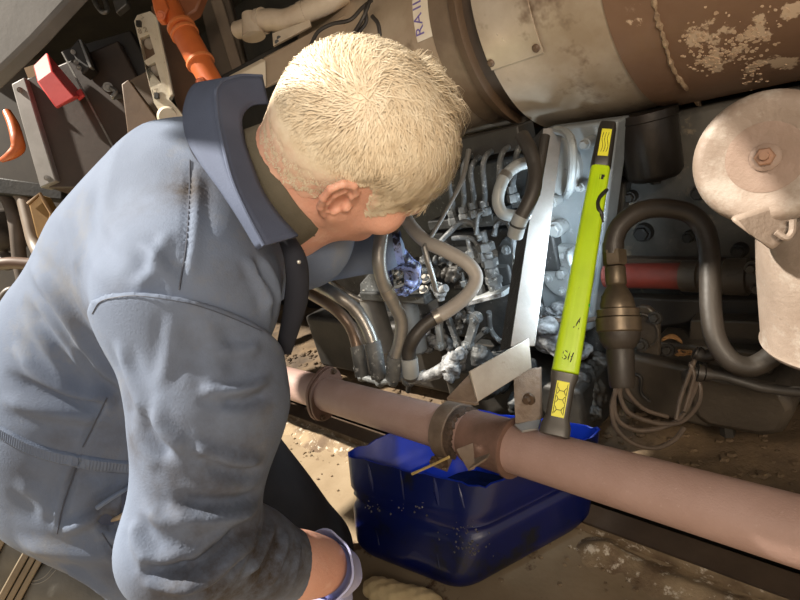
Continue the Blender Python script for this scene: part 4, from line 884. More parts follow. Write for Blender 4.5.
# brown plates
b = MB(); plate(b, [(121, 84, 1.62), (128, 79, 1.62), (160, 122, 1.62), (185, 175, 1.62), (128, 140, 1.62)], .03); solo('brown_plate', b, brownplate, 'brown plate with a raised edge just left of the cream casting', 'plate', bevel=.004)
b = MB(); plate(b, [(129, 80, 1.66), (148, 70, 1.66), (172, 120, 1.66), (160, 122, 1.66)], .03); solo('brown_plate', b, mk('bp2', (.20, .145, .10), (.15, .105, .07), 8, .55), 'lighter brown plate directly behind the cream casting', 'plate', bevel=.004)
b = MB(); plate(b, [(150, 6, 1.72), (176, -6, 1.72), (196, 60, 1.72), (222, 110, 1.72), (178, 112, 1.72)], .05); solo('brown_plate', b, mk('bp3', (.165, .09, .05), (.12, .065, .04), 8, .5), 'reddish brown plate between the cream casting and the orange strut', 'plate', bevel=.004)
# cream casting with two windows
cs = thing('cream_casting', 'cream white iron casting with two square windows above the shoulder', 'casting', at(165, 125, 1.6))
d0 = 1.56
out = [(134, 21), (137, 15), (150, 11), (156, 16), (172, 93), (169, 99), (179, 110), (188, 124), (164, 128), (160, 112), (154, 103)]
w1 = [(140, 38), (149, 34), (155, 54), (144, 61)]; w2 = [(145, 67), (155, 62), (161, 83), (150, 88)]
def ring_plate(outer, holes, d, th):
    bm = bmesh.new(); n = None
    P = [at(*p, d) for p in outer]; nrm = unit(np.cross(P[1]-P[0], P[4]-P[0])); nrm = nrm if np.dot(nrm, P[0]-EYE) > 0 else -nrm
    edges = []
    for loop in [outer]+holes:
        vs = [bm.verts.new(at(*p, d)) for p in loop]
        edges += [bm.edges.new((vs[i], vs[(i+1) % len(vs)])) for i in range(len(vs))]
    bmesh.ops.triangle_fill(bm, edges=edges, use_beauty=True)
    g = bmesh.ops.extrude_face_region(bm, geom=list(bm.faces)); bmesh.ops.translate(bm, vec=Vector(nrm*th), verts=[e for e in g['geom'] if isinstance(e, bmesh.types.BMVert)])
    bm.verts.ensure_lookup_table(); mb = MB(); idx = {v: i for i, v in enumerate(bm.verts)}; mb.add([v.co for v in bm.verts], [tuple(idx[v] for v in f.verts) for f in bm.faces]); bm.free(); return mb
part(cs, 'casting_plate', ring_plate(out, [w1, w2], d0, .018), cream, None, .003)
b = MB(); plate(b, [(139, 36, d0+.017), (151, 32, d0+.017), (163, 84, d0+.017), (150, 90, d0+.017)], .02); part(cs, 'window_back', b, brownplate, 'brown back of the windows')
for px, py in ((150, 44), (156, 71)): b = MB(); b.lathe(at(px, py, d0+.018), -ray(px, py), [(0, .016), (.008, .015), (.011, .008), (.012, .001)], 20); part(cs, 'round_boss', b, mk('bossgrey', (.36, .31, .25), (.28, .24, .19), 9, .5))
for px, py in ((139, 24), (157, 96)): b = MB(); b.obox(at(px, py, d0-.004), RM[:, 0], RM[:, 1], RM[:, 2], .006, .008, .006); part(cs, 'dark_lug', b, black)
b = MB(); b.lathe(at(168, 117, d0+.002), -ray(168, 117), [(-.02, .030), (0, .030), (.012, .024), (.014, .001)], 24); part(cs, 'foot_boss', b, cream)
q = [(154, 15), (157, 17), (173, 94), (170, 96)]; b = MB(); plate(b, [(x, y, d0-.006) for x, y in q], .01); part(cs, 'raised_edge', b, cream, None, .002)
r_, u_ = RM[:, 0], -RM[:, 1]; tilt = unit(r_*.95+u_*.25); tn = -RM[:, 2]
for t_, px, py in (('8 2', 142.5, 30.5), ('17', 154.5, 92)): 
    text_part(cs, t_, .022, at(px, py, d0-.003), tilt, np.cross(tn, tilt), mk('casttext', (.42, .36, .27)), 'cast_number', .001)
# orange strut
sa, sb = at(162, -8, 1.45), at(212, 84, 1.40); so = thing('orange_strut', 'bright orange tubular strut slanting down at the top left', 'strut', sb)
dS = unit(sb-sa); SL = np.linalg.norm(sb-sa)
b = MB(); b.lathe(sa, dS, [(0, .030), (SL*.32, .026), (SL*.42, .028), (SL*.44, .033), (SL*.80, .033), (SL*.84, .030), (SL*1.15, .030)], 24); part(so, 'strut_tube', b, orange)
for t_, r in ((.38, .037), (.45, .037), (.76, .037)): b = MB(); b.lathe(sa+dS*SL*t_, dS, [(0, .032), (.001, r), (.008, r), (.009, .032)], 28); part(so, 'strut_ring', b, mk('orange2', (.70, .22, .07), (.60, .17, .05), 10, .4))
b = MB(); plate(b, [(150, -6, 1.40), (163, -6, 1.40), (168, 8, 1.40), (163, 20, 1.40), (157, 20, 1.40), (153, 8, 1.40)], .03); lg = part(so, 'upper_lug', b, orange, None, .004)
b = MB(); b.bolt(at(161, 15, 1.398), -ray(161, 15), .007); part(lg, 'lug_pin', b, orange)
b = MB(); plate(b, [(195, 84, 1.36), (198, 76, 1.36), (203, 76, 1.36), (212, 90, 1.36), (196, 98, 1.36)], .03); lg = part(so, 'lower_lug', b, orange, None, .004)
b = MB(); b.bolt(at(200, 82, 1.358), -ray(200, 82), .007); part(lg, 'lug_pin', b, orange)
b = MB(); plate(b, [(176, -10, 1.46), (205, -12, 1.46), (196, 10, 1.46), (187, 16, 1.46), (178, 12, 1.46)], .04); part(so, 'strut_gusset', b, mk('orange3', (.30, .10, .04), (.22, .075, .03), 10, .5), None, .005)
# dark frame members between strut and duct
b = MB(); plate(b, [(196, -10, 1.75), (226, -14, 1.75), (252, 90, 1.75), (222, 100, 1.75)], .06); solo('frame_upright', b, mk('fru', (.13, .10, .075), (.09, .07, .05), 7, .55), 'brown frame upright right of the orange strut', 'frame', bevel=.005)
b = MB(); plate(b, [(210, 0, 1.72), (222, -2, 1.72), (242, 66, 1.72), (232, 70, 1.72)], .012); solo('frame_upright', b, mk('fru2', (.22, .17, .125), (.16, .12, .09), 7, .55), 'paler narrow frame upright in front of the brown one', 'frame', bevel=.004)
b = MB(); plate(b, [(216, 78, 1.6), (296, 34, 1.62), (300, 44, 1.62), (222, 88, 1.6)], .05); solo('frame_rail', b, black, 'black frame rail running below the cream duct', 'frame', bevel=.004)
# cream duct and boxes at the top
hose('cream_duct', [(252, 24, 1.5), (268, 20, 1.47), (286, 20, 1.45), (306, 12, 1.43), (326, 3, 1.41), (346, -8, 1.40)], .028, creamduct, 'cream painted duct elbow at the top edge above the hair', 'duct', [(.10, 2, .034, creamduct, 'duct_lip'), (.56, 2, .030, creamduct, 'duct_joint')], 20)
b = MB(); b.cyl(at(249, 14, 1.48), at(254, 37, 1.48), .020, .032, 20); b.cyl(at(238, 30, 1.54), at(252, 26, 1.5), .024, .024, 16); solo('duct_end', b, creamduct, 'flared cream end piece of the duct', 'duct')
cx = thing('cream_box', 'long pale brown box with a cream lit end behind the collar', 'box', at(262, 90, 1.45))
e = [at(228, 76, 1.40), at(262, 58, 1.42), at(263, 84, 1.42), at(230, 104, 1.40)]
b = MB(); b.prism(e, unit(AX*1.0+AY*.35)*.02); part(cx, 'end_plate', b, mk('cr2', (.62, .53, .40), (.54, .45, .33), 8, .5), 'cream end plate', .003)
f = [at(262, 58, 1.42), at(345, 14, 1.40), at(350, 40, 1.38), at(263, 90, 1.42)]; b = MB(); b.prism(f, unit([.1, .6, .1])*.12); part(cx, 'box_side', b, mk('cr3', (.34, .26, .18), (.27, .20, .14), 8, .45, bump=.15), None, .004)
ap = thing('angle_plate', 'pale punched angle plate under the cream duct', 'plate', at(290, 40, 1.44))
b = MB(); plate(b, [(272, 33, 1.43), (310, 19, 1.42), (311, 26, 1.42), (273, 46, 1.43)], .01); part(ap, 'plate_body', b, mk('anp', (.46, .38, .28), (.36, .29, .21), 12, .5, bump=.3), None, .002)
for px, py in ((279, 38), (296, 28), (277, 42)): b = MB(); b.cyl(at(px, py, 1.428), at(px, py, 1.434), .006, seg=12); part(ap, 'bolt_hole', b, black)
for pts in ([(352, 36, 1.2), (363, 18, 1.18), (370, 0, 1.18), (372, -10, 1.2)], [(357, 34, 1.21), (366, 22, 1.2), (366, 8, 1.19), (376, -8, 1.2)], [(311, 45, 1.24), (318, 32, 1.22), (332, 24, 1.21), (350, 20, 1.2), (362, 8, 1.2), (372, 0, 1.2)], [(372, 16, 1.16), (378, 24, 1.155), (380, 38, 1.16), (379, 50, 1.17)]):
    b = MB(); b.tube([at(*p) for p in pts], .0045, 8); 
    solo('wire', b, rubberb, {352: 'brown wire rising left of the paper label', 357: 'second brown wire twisted beside the one left of the label', 311: 'thin dark wire crossing the pale box above the hair', 372: 'thin dark wire curving down onto the silencer front'}[pts[0][0]], 'wire')
# far left lower: pipes, amber box, dark castings
hose('bent_pipe', [(14, 186, 2.0), (24, 200, 1.98), (30, 222, 1.96), (36, 244, 1.94), (46, 258, 1.9), (70, 262, 1.9)], .026, mk('bpipe', (.24, .185, .14), (.17, .13, .095), 8, .5), 'grey brown pipe bending behind the back of the mechanic', 'pipe')
hose('bent_pipe', [(0, 190, 2.05), (10, 204, 2.03), (16, 226, 2.0), (20, 262, 2.0), (26, 290, 2.0)], .024, mk('bpipe2', (.13, .10, .08), (.09, .07, .055), 8, .5), 'darker upright pipe left of the grey brown bent pipe', 'pipe')
hose('level_pipe', [(-10, 266, 1.80), (10, 263, 1.80), (30, 264, 1.80), (60, 266, 1.80)], .020, mk('bpipe3', (.16, .095, .065), (.11, .07, .05), 8, .5), 'rusty level pipe behind the lower back of the mechanic', 'pipe')
am = thing('amber_lamp', 'amber brown box with a dark frame beside the bent pipe', 'box', at(40, 245, 1.9))
b = MB(); plate(b, [(28, 204, 1.86), (40, 194, 1.86), (52, 214, 1.86), (40, 244, 1.86), (36, 236, 1.86)], .06); part(am, 'box_body', b, amber, None, .006)
b = MB(); b.tube([at(28, 204, 1.85), at(40, 194, 1.85), at(52, 214, 1.85), at(48, 232, 1.85)], .007, 8, 0); part(am, 'box_frame', b, mk('amf', (.26, .15, .06), (.2, .11, .045), 12, .5))
def rockcast(name, px, py, d, R, sd, mat, label, cat):
    r2 = np.random.default_rng(sd); c = at(px, py, d); s = SDF()
    for _ in range(12): s.ell(c+r2.normal(size=3)*R*.45, r2.uniform(.3, .6, 3)*R, k=R*.2)
    v, q = s.mesh(R/9, c-R*2.3, c+R*2.3); bs = base_of(v); o = obj(name, np_mesh(name, v, q, bs), mat, None, 0, bs); tag(o, label, cat)
rockcast('spring_seat', 10, 335, 2.05, .11, 61, darkbrown, 'dark brown lumpy casting low at the far left edge', 'casting')
rockcast('axle_casting', 8, 236, 2.10, .09, 62, mk('axc', (.10, .085, .07), (.06, .05, .042), 9, .5), 'greyish dark casting behind the bent pipes', 'casting')
hose('coil_end', [(6, 318, 1.86), (2, 300, 1.85), (12, 290, 1.85), (24, 300, 1.86), (26, 318, 1.87), (16, 330, 1.88)], .014, mk('coil', (.14, .115, .095), (.09, .075, .06), 9, .45), 'curled dark coil in front of the lumpy casting', 'coil')
b = MB(); plate(b, [(-40, 172, 1.95), (62, 186, 1.95), (62, 200, 1.95), (-40, 190, 1.95)], .10); solo('case_sill', b, black, 'black sill under the dark equipment case', 'sill', bevel=.005)
b = MB(); plate(b, [(-40, 60, 2.3), (40, 60, 2.3), (60, 200, 2.3), (120, 330, 2.3), (-40, 330, 2.3)], .05); solo('back_panel', b, mk('bkp', (.055, .045, .037), (.085, .068, .052), 6, .6), 'dim brown panel behind the pipes at the far left', 'panel')
# ------------------------------------------------------------------ the mechanic
skin = mk('skin', (.72, .40, .30), (.66, .34, .25), 16, .48, bump=.25, bscale=220, spot=(.74, .46, .36), sscale=30, slo=.55, shi=.7, sss=.12)
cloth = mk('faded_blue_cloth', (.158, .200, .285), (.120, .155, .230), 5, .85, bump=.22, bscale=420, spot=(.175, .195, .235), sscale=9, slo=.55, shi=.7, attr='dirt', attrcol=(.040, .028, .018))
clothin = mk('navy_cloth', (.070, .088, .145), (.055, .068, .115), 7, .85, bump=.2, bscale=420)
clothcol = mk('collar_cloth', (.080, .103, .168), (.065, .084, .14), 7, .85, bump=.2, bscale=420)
seam_m = mk('seam_thread', (.060, .07, .10))
shirt_m = mk('olive_shirt', (.13, .115, .085), (.10, .09, .065), 10, .9, bump=.3, bscale=300)
hair_m = mk('pale_blond_hair', (.80, .715, .56), (.70, .59, .43), 60, .45, attr='dirt', attrcol=(.72, .44, .33))
glove_m = mk('lavender_glove', (.56, .58, .86), (.47, .50, .78), 10, .42, bump=.15, bscale=90)
glove_dirty = mk('blue_glove_dirty', (.27, .34, .66), (.20, .26, .52), 12, .38, bump=.15, bscale=90, spot=(.02, .024, .045), sscale=30, slo=.49, shi=.55)
boot_m = mk('grey_boot', (.17, .165, .145), (.12, .115, .10), 14, .55, bump=.25, bscale=150)
sole_m = mk('brown_sole', (.30, .24, .16), (.22, .17, .11), 14, .6, bump=.2, bscale=120)

cw = lambda v: unit(RM @ V(v))
Hf = cw((.80, .335, .50)); Hu = cw((.558, -.413, -.72)); Hu = unit(Hu-Hf*np.dot(Hu, Hf)); Hr = np.cross(Hf, Hu)
HS = 1.0
HC = at(358, 151, .66)
def hp(r, u, f): return HC+(Hr*r+Hu*u+Hf*f)*HS
HA = np.array([Hr, Hu, Hf])
NB = at(262, 196, .70)
def E(s, c, r, k=.02, op='+'): s.ell(hp(*c), V(r)*HS, HA, k, op)
s = SDF()
E(s, (0, .035, -.010), (.077, .090, .100)); E(s, (0, -.015, .038), (.064, .085, .058), .03); E(s, (0, .0, -.055), (.062, .07, .05), .03)
for x in (-1, 1):
    s.cone(hp(x*.056, -.050, .0), hp(x*.018, -.104, .068), .020*HS, .018*HS, .03); E(s, (x*.044, -.032, .064), (.026, .026, .024), .025)
E(s, (0, -.105, .078), (.022, .016, .016), .02)
s.cone(hp(-.04, .016, .084), hp(.04, .016, .084), .011, .011, .02)
for x in (-1, 1): E(s, (x*.033, -.004, .098), (.018, .013, .014), .012, '-'); E(s, (x*.033, -.003, .080), (.0145, .0135, .0135), .004)
s.cone(hp(0, .004, .094), hp(0, -.036, .114), .008, .0125, .012)
for x in (-1, 1): s.ell(hp(x*.013, -.039, .103), .0085, k=.008)
s.path([hp(-.024, -.069, .084), hp(0, -.064, .098), hp(.024, -.069, .084)], .0062, .008); s.path([hp(-.020, -.077, .085), hp(0, -.078, .097), hp(.020, -.077, .085)], .0065, .008)
s.path([hp(-.024, -.0725, .090), hp(0, -.071, .105), hp(.024, -.0725, .090)], .0022, .003, '-')
s.cone(hp(0, -.035, -.030), NB, .060, .070, .04); s.cone(hp(0, -.075, .020), NB+(hp(0, -.02, .05)-hp(0, 0, 0)), .042, .055, .04)
s.cone(NB, at(215, 225, .70), .070, .08, .03)
def ear(x):
    b_ = unit(V([x*.40, -.12, -.90])); ue = unit(V([x*.02, .98, -.16])); n_ = unit(np.cross(b_, ue))*(1 if x > 0 else -1)
    if n_[0]*x < 0: n_ = -n_
    o = V([x*.073, -.010, -.002]); g = 1.22
    q = lambda b, u, n=0: hp(*(o+(b_*b+ue*u+n_*n)*g))
    A = np.array([Hr*b_[0]+Hu*b_[1]+Hf*b_[2], Hr*ue[0]+Hu*ue[1]+Hf*ue[2], Hr*n_[0]+Hu*n_[1]+Hf*n_[2]])
    s.ell(q(.012, .002), V([.017, .029, .0042])*g*HS, A, .006)
    s.ell(q(.004, -.004, -.006), V([.012, .020, .010])*g*HS, A, .008)
    s.path([q(.004, .006, .004), q(.000, .017, .004), q(.007, .028, .004), q(.019, .030, .004), q(.028, .022, .004), q(.030, .008, .004), q(.026, -.008, .003), q(.018, -.020, .002), q(.009, -.027, .001)], .0037*g, .003)
    s.ell(q(.005, -.027, 0), V([.008, .009, .0050])*g*HS, A, .006)
    s.path([q(.012, .019, .003), q(.020, .012, .003), q(.021, 0, .003), q(.015, -.013, .003), q(.008, -.017, .003)], .0030*g, .003)
    s.ell(q(.010, -.001, .0045), V([.0092, .0135, .0085])*g*HS, A, .003, '-')
    s.ell(q(.018, .020, .006), V([.0045, .006, .0030])*g*HS, A, .003, '-')
    s.ell(q(-.001, -.007, .004), .0046*g, k=.004)
ear(1); ear(-1)
hv, hq = s.mesh(.0019, np.minimum(HC, NB)-.20, np.maximum(HC, NB)+.20)

# body under the clothes
S5 = SDF()
TOR = [(84, 468, .86, .130), (86, 425, .85, .140), (110, 350, .82, .137), (164, 274, .765, .138), (207, 218, .72, .120), (245, 200, .69, .070)]
TP = [at(x, y, d) for x, y, d, r in TOR]
RS, RE, RW = at(192, 292, .605), at(190, 540, .565), at(319, 566, .705)
LS, LE, LW = at(300, 235, .83), at(258, 272, 1.02), at(378, 251, 1.0)
RHIP, RK = at(104, 496, .82), at(306, 690, .84)
LHIP = at(193, 432, .985); LK = atZ(306, 552, .085)
RA = at(116, 616, 1.04); LA = LK+V([-.38, -.17, .06])
S5.path(TP, [t[3]-.035 for t in TOR], .05)
S5.cone(TP[4], RS, .07, .06, .04); S5.cone(TP[4], LS, .07, .06, .04)
S5.path([RS, RE], [.055, .045], .03); S5.path([RE, at(246, 553, .63), at(303, 565, .688), RW], [.044, .043, .0365, .034], .02); S5.cone(RW, RW+cw((.15, .5, .85))*.06, .033, .03, .01)
S5.path([LS, LE], [.05, .042], .03); S5.path([LE, LW], [.04, .028], .02)
S5.path([TP[0], RHIP, RK, RA], [.085, .062, .055, .045], .03); S5.path([TP[0], LHIP, LK, LA], [.10, .085, .055, .045], .04)
bv, bq = S5.mesh(.0055, np.min([*TP, RK, LK, RA, LA, LW, RE], 0)-.25, np.max([*TP, RK, LK, HC, LW, RW], 0)+.2)
pbase = V([*((RK+LK)/2)[:2], 0.0])
pv = np.concatenate([hv, bv]); pq = np.concatenate([hq, bq+len(hv)])
person = obj('person', np_mesh('person', pv, pq, pbase), skin, None, 0, pbase)
tag(person, 'kneeling person with pale blond hair in blue overalls reaching into the engine', 'person')
for x in (-1, 1):
    b = MB(); b.ell(hp(x*.033, -.003, .0835), .0118, 16, 12); e_ = part(person, 'eye', b, mk('eye_white', (.75, .72, .68)), None, 0, 60)
    b = MB(); b.lathe(hp(x*.033, -.004, .0950), Hf, [(0, .0055), (.0008, .0050), (.0012, .001)], 14); part(e_, 'iris', b, mk('iris', (.10, .16, .20), rough=.2))

# ---- overalls
def disp(v, q, folds, noise=.0013):
    n = vnormals(v, q); out = v.copy()
    d_ = [(rng.normal(size=3)*18, rng.uniform(0, 6)) for _ in range(9)]
    nz = sum(np.sin(v @ a+p) for a, p in d_)/9; out += n*(nz*noise*2.2)[:, None]
    for L, wd, h in folds:
        if len(L) < 2: continue
        L = np.array(L); lo, hi = L.min(0)-wd*3, L.max(0)+wd*3
        i = np.nonzero(((v > lo) & (v < hi)).all(1))[0]
        if not len(i): continue
        # distance to the polyline's segments, tapered towards its ends
        P = v[i]; best = np.full(len(i), 9.); tt = np.zeros(len(i)); m = len(L)-1
        for k_ in range(m):
            a, c = L[k_], L[k_+1]; ba = c-a; t = np.clip(((P-a) @ ba)/max(ba@ba, 1e-9), 0, 1); d = np.linalg.norm(P-a-t[:, None]*ba, axis=1)
            u = d < best; best[u] = d[u]; tt[u] = (k_+t[u])/m
        tap = np.clip(np.minimum(tt, 1-tt)*5, 0, 1)
        if isinstance(h, tuple): tap = np.clip(np.minimum(tt*h[1], (1-tt)*h[2]), 0, 1); hh = h[0]
        else: hh = h
        wd = wd*.78; prof = .9*(np.exp(-(best/wd)**2)-.35*np.exp(-((best-1.9*wd)/(wd*.9))**2))
        out[i] += n[i]*(prof*hh*tap)[:, None]
    return out
def dirt_attr(me, v, blobs):
    a = me.attributes.new('dirt', 'FLOAT', 'POINT'); f = np.zeros(len(v))
    for p, r, amt in blobs:
        if p is not None: f = np.maximum(f, amt*np.exp(-(np.linalg.norm(v-p, axis=1)/r)**2))
    a.data.foreach_set('value', f.astype(np.float32))
def bvh_of(v, q): return BVHTree.FromPolygons([Vector(x) for x in v], q.tolist())

s = SDF(); s.path(TP, [t[3] for t in TOR], .06)
s.cone(TP[4], RS, .095, .088, .05); s.cone(TP[4], LS, .09, .082, .05); s.cone(TP[3], RS, .10, .085, .05)
s.cone(LS, LE, .062, .046, .04); s.cone(LE, LW, .046, .037, .03); s.cone(LW, LW+unit(LW-LE)*.012, .040, .038, .01)
s.path([RHIP, RK], [.092, .078], .03); s.cone(TP[0], RHIP, .118, .090, .04); s.path([RK, RA], [.074, .058], .03)
s.path([LHIP, LK], [.118, .088], .05); s.path([LK, LA], [.080, .066], .03)
s.cone(RS, RS+(RE-RS)*.3, .07, .065, .03)
s.ell(hp(0, -.05, -.02), .070, k=.01, op='-'); s.cone(hp(0, -.035, -.02), NB, .088, .092, .01, '-'); s.cone(NB, NB-unit(hp(0, -.035, -.02)-NB)*.05, .092, .06, .01, '-')
cv, cq = s.mesh(.0048, np.min([*TP, RK, LK, RA, LA, LW, RE], 0)-.25, np.max([*TP, RK, LK, HC, LW, RW], 0)+.2)
bt = bvh_of(cv, cq)
FL = lambda pts, wd, h: (cast_line(bt, pts), wd, h)
folds = [FL([(190, 162), (189, 200), (186, 245), (179, 288)], .004, -.004), FL([(197, 165), (196, 200), (193, 250), (187, 285)], .008, .003),
         FL([(28, 262), (55, 300), (85, 345), (108, 392)], .014, .009), FL([(22, 300), (44, 330), (70, 365), (92, 392)], .012, -.007), FL([(12, 345), (40, 372), (75, 392), (105, 400)], .012, .008), FL([(4, 372), (40, 392), (80, 402), (108, 404)], .010, -.008),
         FL([(0, 398), (30, 408), (70, 416), (120, 420)], .012, .006), FL([(60, 205), (72, 240), (80, 275)], .016, .004), FL([(90, 190), (96, 230), (120, 270)], .014, -.004), FL([(140, 240), (158, 262), (172, 285)], .008, .005),
         FL([(165, 228), (160, 250), (150, 275), (130, 290)], .009, .004), FL([(255, 262), (272, 290), (276, 316)], .010, -.010), FL([(245, 255), (262, 285), (268, 312)], .008, .006),
         FL([(80, 345), (95, 375), (118, 398), (128, 408)], .012, -.012), FL([(105, 400), (92, 425), (82, 448)], .004, -.003),
         FL([(84, 452), (74, 475), (66, 500), (58, 532)], .005, -.005), FL([(78, 452), (66, 478), (60, 505), (56, 534)], .007, .004),
         FL([(58, 534), (85, 522), (110, 508), (132, 488)], .010, .009), FL([(75, 470), (100, 475), (128, 470)], .012, -.004), FL([(100, 512), (112, 526), (130, 528)], .010, -.014), FL([(96, 505), (108, 500), (130, 482)], .007, .007),
         FL([(20, 545), (50, 552), (90, 556), (130, 552)], .016, .005), FL([(102, 534), (112, 548), (122, 562)], .005, -.005), FL([(122, 562), (130, 580), (140, 600)], .005, -.004), FL([(60, 565), (90, 582), (110, 598)], .012, .005),
         FL([(15, 480), (40, 500), (50, 520)], .014, .004), FL([(120, 560), (150, 575), (200, 590)], .012, .004)]
cv2 = disp(cv, cq, folds)
cm = np_mesh('overalls', cv2, cq, pbase)
st = [(cast(bt, *p), r, a) for p, r, a in (((188, 188), .035, .9), ((200, 172), .02, .6), ((92, 318), .03, .55), ((120, 300), .02, .4), ((150, 200), .06, .3), ((110, 512), .03, .9), ((118, 575), .03, .5), ((90, 470), .05, .35), ((130, 545), .04, .45), ((45, 410), .05, .2), ((75, 300), .05, .35), ((60, 440), .02, .5), ((110, 440), .03, .4), ((20, 470), .03, .4), ((240, 270), .03, .4))]
dirt_attr(cm, cv2, st); cov_ = obj('overalls', cm, cloth, person)
tag(cov_, 'faded blue overalls with dirt stains')
bt2 = bvh_of(cv2, cq)
# seams
def seam(root, bv_, pts, r=.0009, name='seam', off=.0012, mat=None):
    L = cast_line(bv_, pts, 8)
    if len(L) > 2:
        b = MB(); b.tube([p+unit(EYE-p)*off for p in L], r, 5, 0); part(root, name, b, mat or seam_m)
for pts in ([(190, 160), (189, 200), (186, 245), (179, 290)], [(107, 398), (94, 425), (83, 447)], [(79, 462), (70, 485), (62, 510), (57, 534)], [(102, 533), (112, 548), (122, 560), (134, 585), (142, 598)], [(184, 112), (187, 138), (194, 156), (206, 168), (222, 180)]):
    seam(cov_, bt2, pts)
# knitted waistband: a raised ribbed strip
up_ = [(-14, 412), (0, 424), (14, 432), (30, 440), (50, 447), (72, 452), (95, 456), (118, 459), (142, 461)]
U = cast_line(bt2, up_, 14); Lw = cast_line(bt2, [(x-2, y+15) for x, y in up_], 14); m = min(len(U), len(Lw))
b = MB(); rings = []
for i in range(m):
    n_ = unit(EYE-U[i]); lift = .0026+.0009*(i % 2); row = []
    for t in np.linspace(0, 1, 6): p = U[i]*(1-t)+Lw[i]*t; h = bt2.find_nearest(Vector(p)); p = V(h[0]); row.append(p+V(h[1])*(lift if 0 < t < 1 else -.001))
    rings.append(row)
vs = [p for r in rings for p in r]; b.add(vs, [(i*6+j, i*6+j+1, i*6+j+7, i*6+j+6) for i in range(m-1) for j in range(5)])
wb = part(person, 'waistband', b, cloth, 'ribbed elastic waistband'); sd = wb.modifiers.new('t', 'SOLIDIFY'); sd.thickness = .001
# pocket opening: dark slit with a pale lining
L1 = cast_line(bt2, [(97, 508), (104, 503), (118, 494), (134, 484)], 5); L2 = cast_line(bt2, [(98, 522), (104, 525), (118, 523), (134, 514)], 5); m = min(len(L1), len(L2))
b = MB()
for a, c in zip(zip(L1[:m], L2[:m]), zip(L1[1:m], L2[1:m])):
    n_ = unit(EYE-a[0])*.0012; b.add([a[0]+n_, c[0]+n_, c[1]+n_, a[1]+n_], [(0, 1, 2, 3)])
pk = part(person, 'pocket_opening', b, clothin, 'dark side pocket opening')
b = MB(); b.tube([p+unit(EYE-p)*.004 for p in L1], .0035, 8, 0); part(pk, 'pocket_edge', b, cloth)
L3 = cast_line(bt2, [(110, 521), (122, 516), (134, 508)], 5); b = MB(); b.tube([p+unit(EYE-p)*.002 for p in L3], [.002, .004, .005], 8, 0); part(pk, 'pocket_lining', b, mk('lining', (.42, .33, .22), (.30, .23, .15), 40, .8))

# black shell over the left thigh and knee, darker than the overalls
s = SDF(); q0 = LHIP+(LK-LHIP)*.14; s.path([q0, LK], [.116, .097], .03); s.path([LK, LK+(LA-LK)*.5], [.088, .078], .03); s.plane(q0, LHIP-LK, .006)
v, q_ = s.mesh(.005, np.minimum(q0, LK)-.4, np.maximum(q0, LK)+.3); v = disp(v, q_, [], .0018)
tl = obj('dark_thigh_shell', np_mesh('dark_thigh_shell', v, q_, pbase), mk('thigh_black', (.016, .016, .019), (.024, .023, .026), 9, .9, bump=.2, bscale=300), person); tag(tl, 'black layer over the far thigh and knee')
# right sleeve
s = SDF(); s.path([at(178, 268, .64), RS, at(212, 400, .585), RE], [.100, .098, .076, .062], .03)
s.path([RE, at(246, 554, .63), at(299, 566, .686)], [.060, .051, .0400], .03); s.ell(at(170, 552, .56), (.042, .042, .042), k=.03)
A1, A2, A3 = at(86, 338, .63), at(180, 293, .50), at(282, 330, .56)
pn = unit(np.cross(A2-A1, A3-A1)); pn = pn if np.dot(pn, NB-A2) > 0 else -pn
s.plane(A2, pn, .006); s.plane(at(299, 566, .686), unit(RW-RE), .004)
sv, sq_ = s.mesh(.0042, np.min([RS, RE, RW], 0)-.2, np.max([RS, RE, RW], 0)+.2)
bs_ = bvh_of(sv, sq_); FS = lambda pts, wd, h: (cast_line(bs_, pts), wd, h)
folds = [FS([(118, 340), (134, 385), (146, 415)], .010, .005), FS([(175, 310), (170, 350), (160, 390)], .009, .003), FS([(205, 315), (215, 350), (220, 392)], .012, .004),
         FS([(262, 345), (240, 352), (215, 350)], .008, .005), FS([(272, 375), (250, 388), (220, 392), (200, 388)], .007, .008), FS([(270, 392), (245, 402), (218, 400)], .007, -.006), FS([(140, 412), (155, 440), (172, 458)], .012, -.007), FS([(150, 412), (168, 436), (188, 450)], .010, .006),
         FS([(264, 458), (240, 460), (212, 452), (190, 446)], .007, .008), FS([(262, 470), (235, 474), (205, 466)], .007, -.006), FS([(262, 492), (240, 502), (205, 504), (175, 500)], .009, -.009), FS([(258, 506), (230, 516), (195, 516), (165, 508)], .009, .009),
         FS([(140, 505), (165, 522), (195, 530), (225, 528)], .010, .007), FS([(250, 522), (225, 545), (190, 570), (150, 578)], .008, -.012), FS([(258, 528), (238, 552), (205, 580), (165, 590)], .009, .010), FS([(140, 570), (165, 572), (195, 562)], .008, -.010), FS([(133, 520), (138, 545), (150, 565)], .010, .006),
         FS([(272, 522), (262, 548), (245, 578)], .007, .009), FS([(262, 520), (250, 545), (232, 572)], .006, -.007), FS([(287, 530), (282, 555), (270, 588)], .006, .007), FS([(280, 526), (272, 552), (258, 585)], .005, -.005), FS([(300, 540), (297, 562), (290, 590)], .005, .005), FS([(248, 520), (232, 548), (214, 568)], .006, .006)]
sv2 = disp(sv, sq_, folds, .0011); sm_ = np_mesh('sleeve', sv2, sq_, pbase)
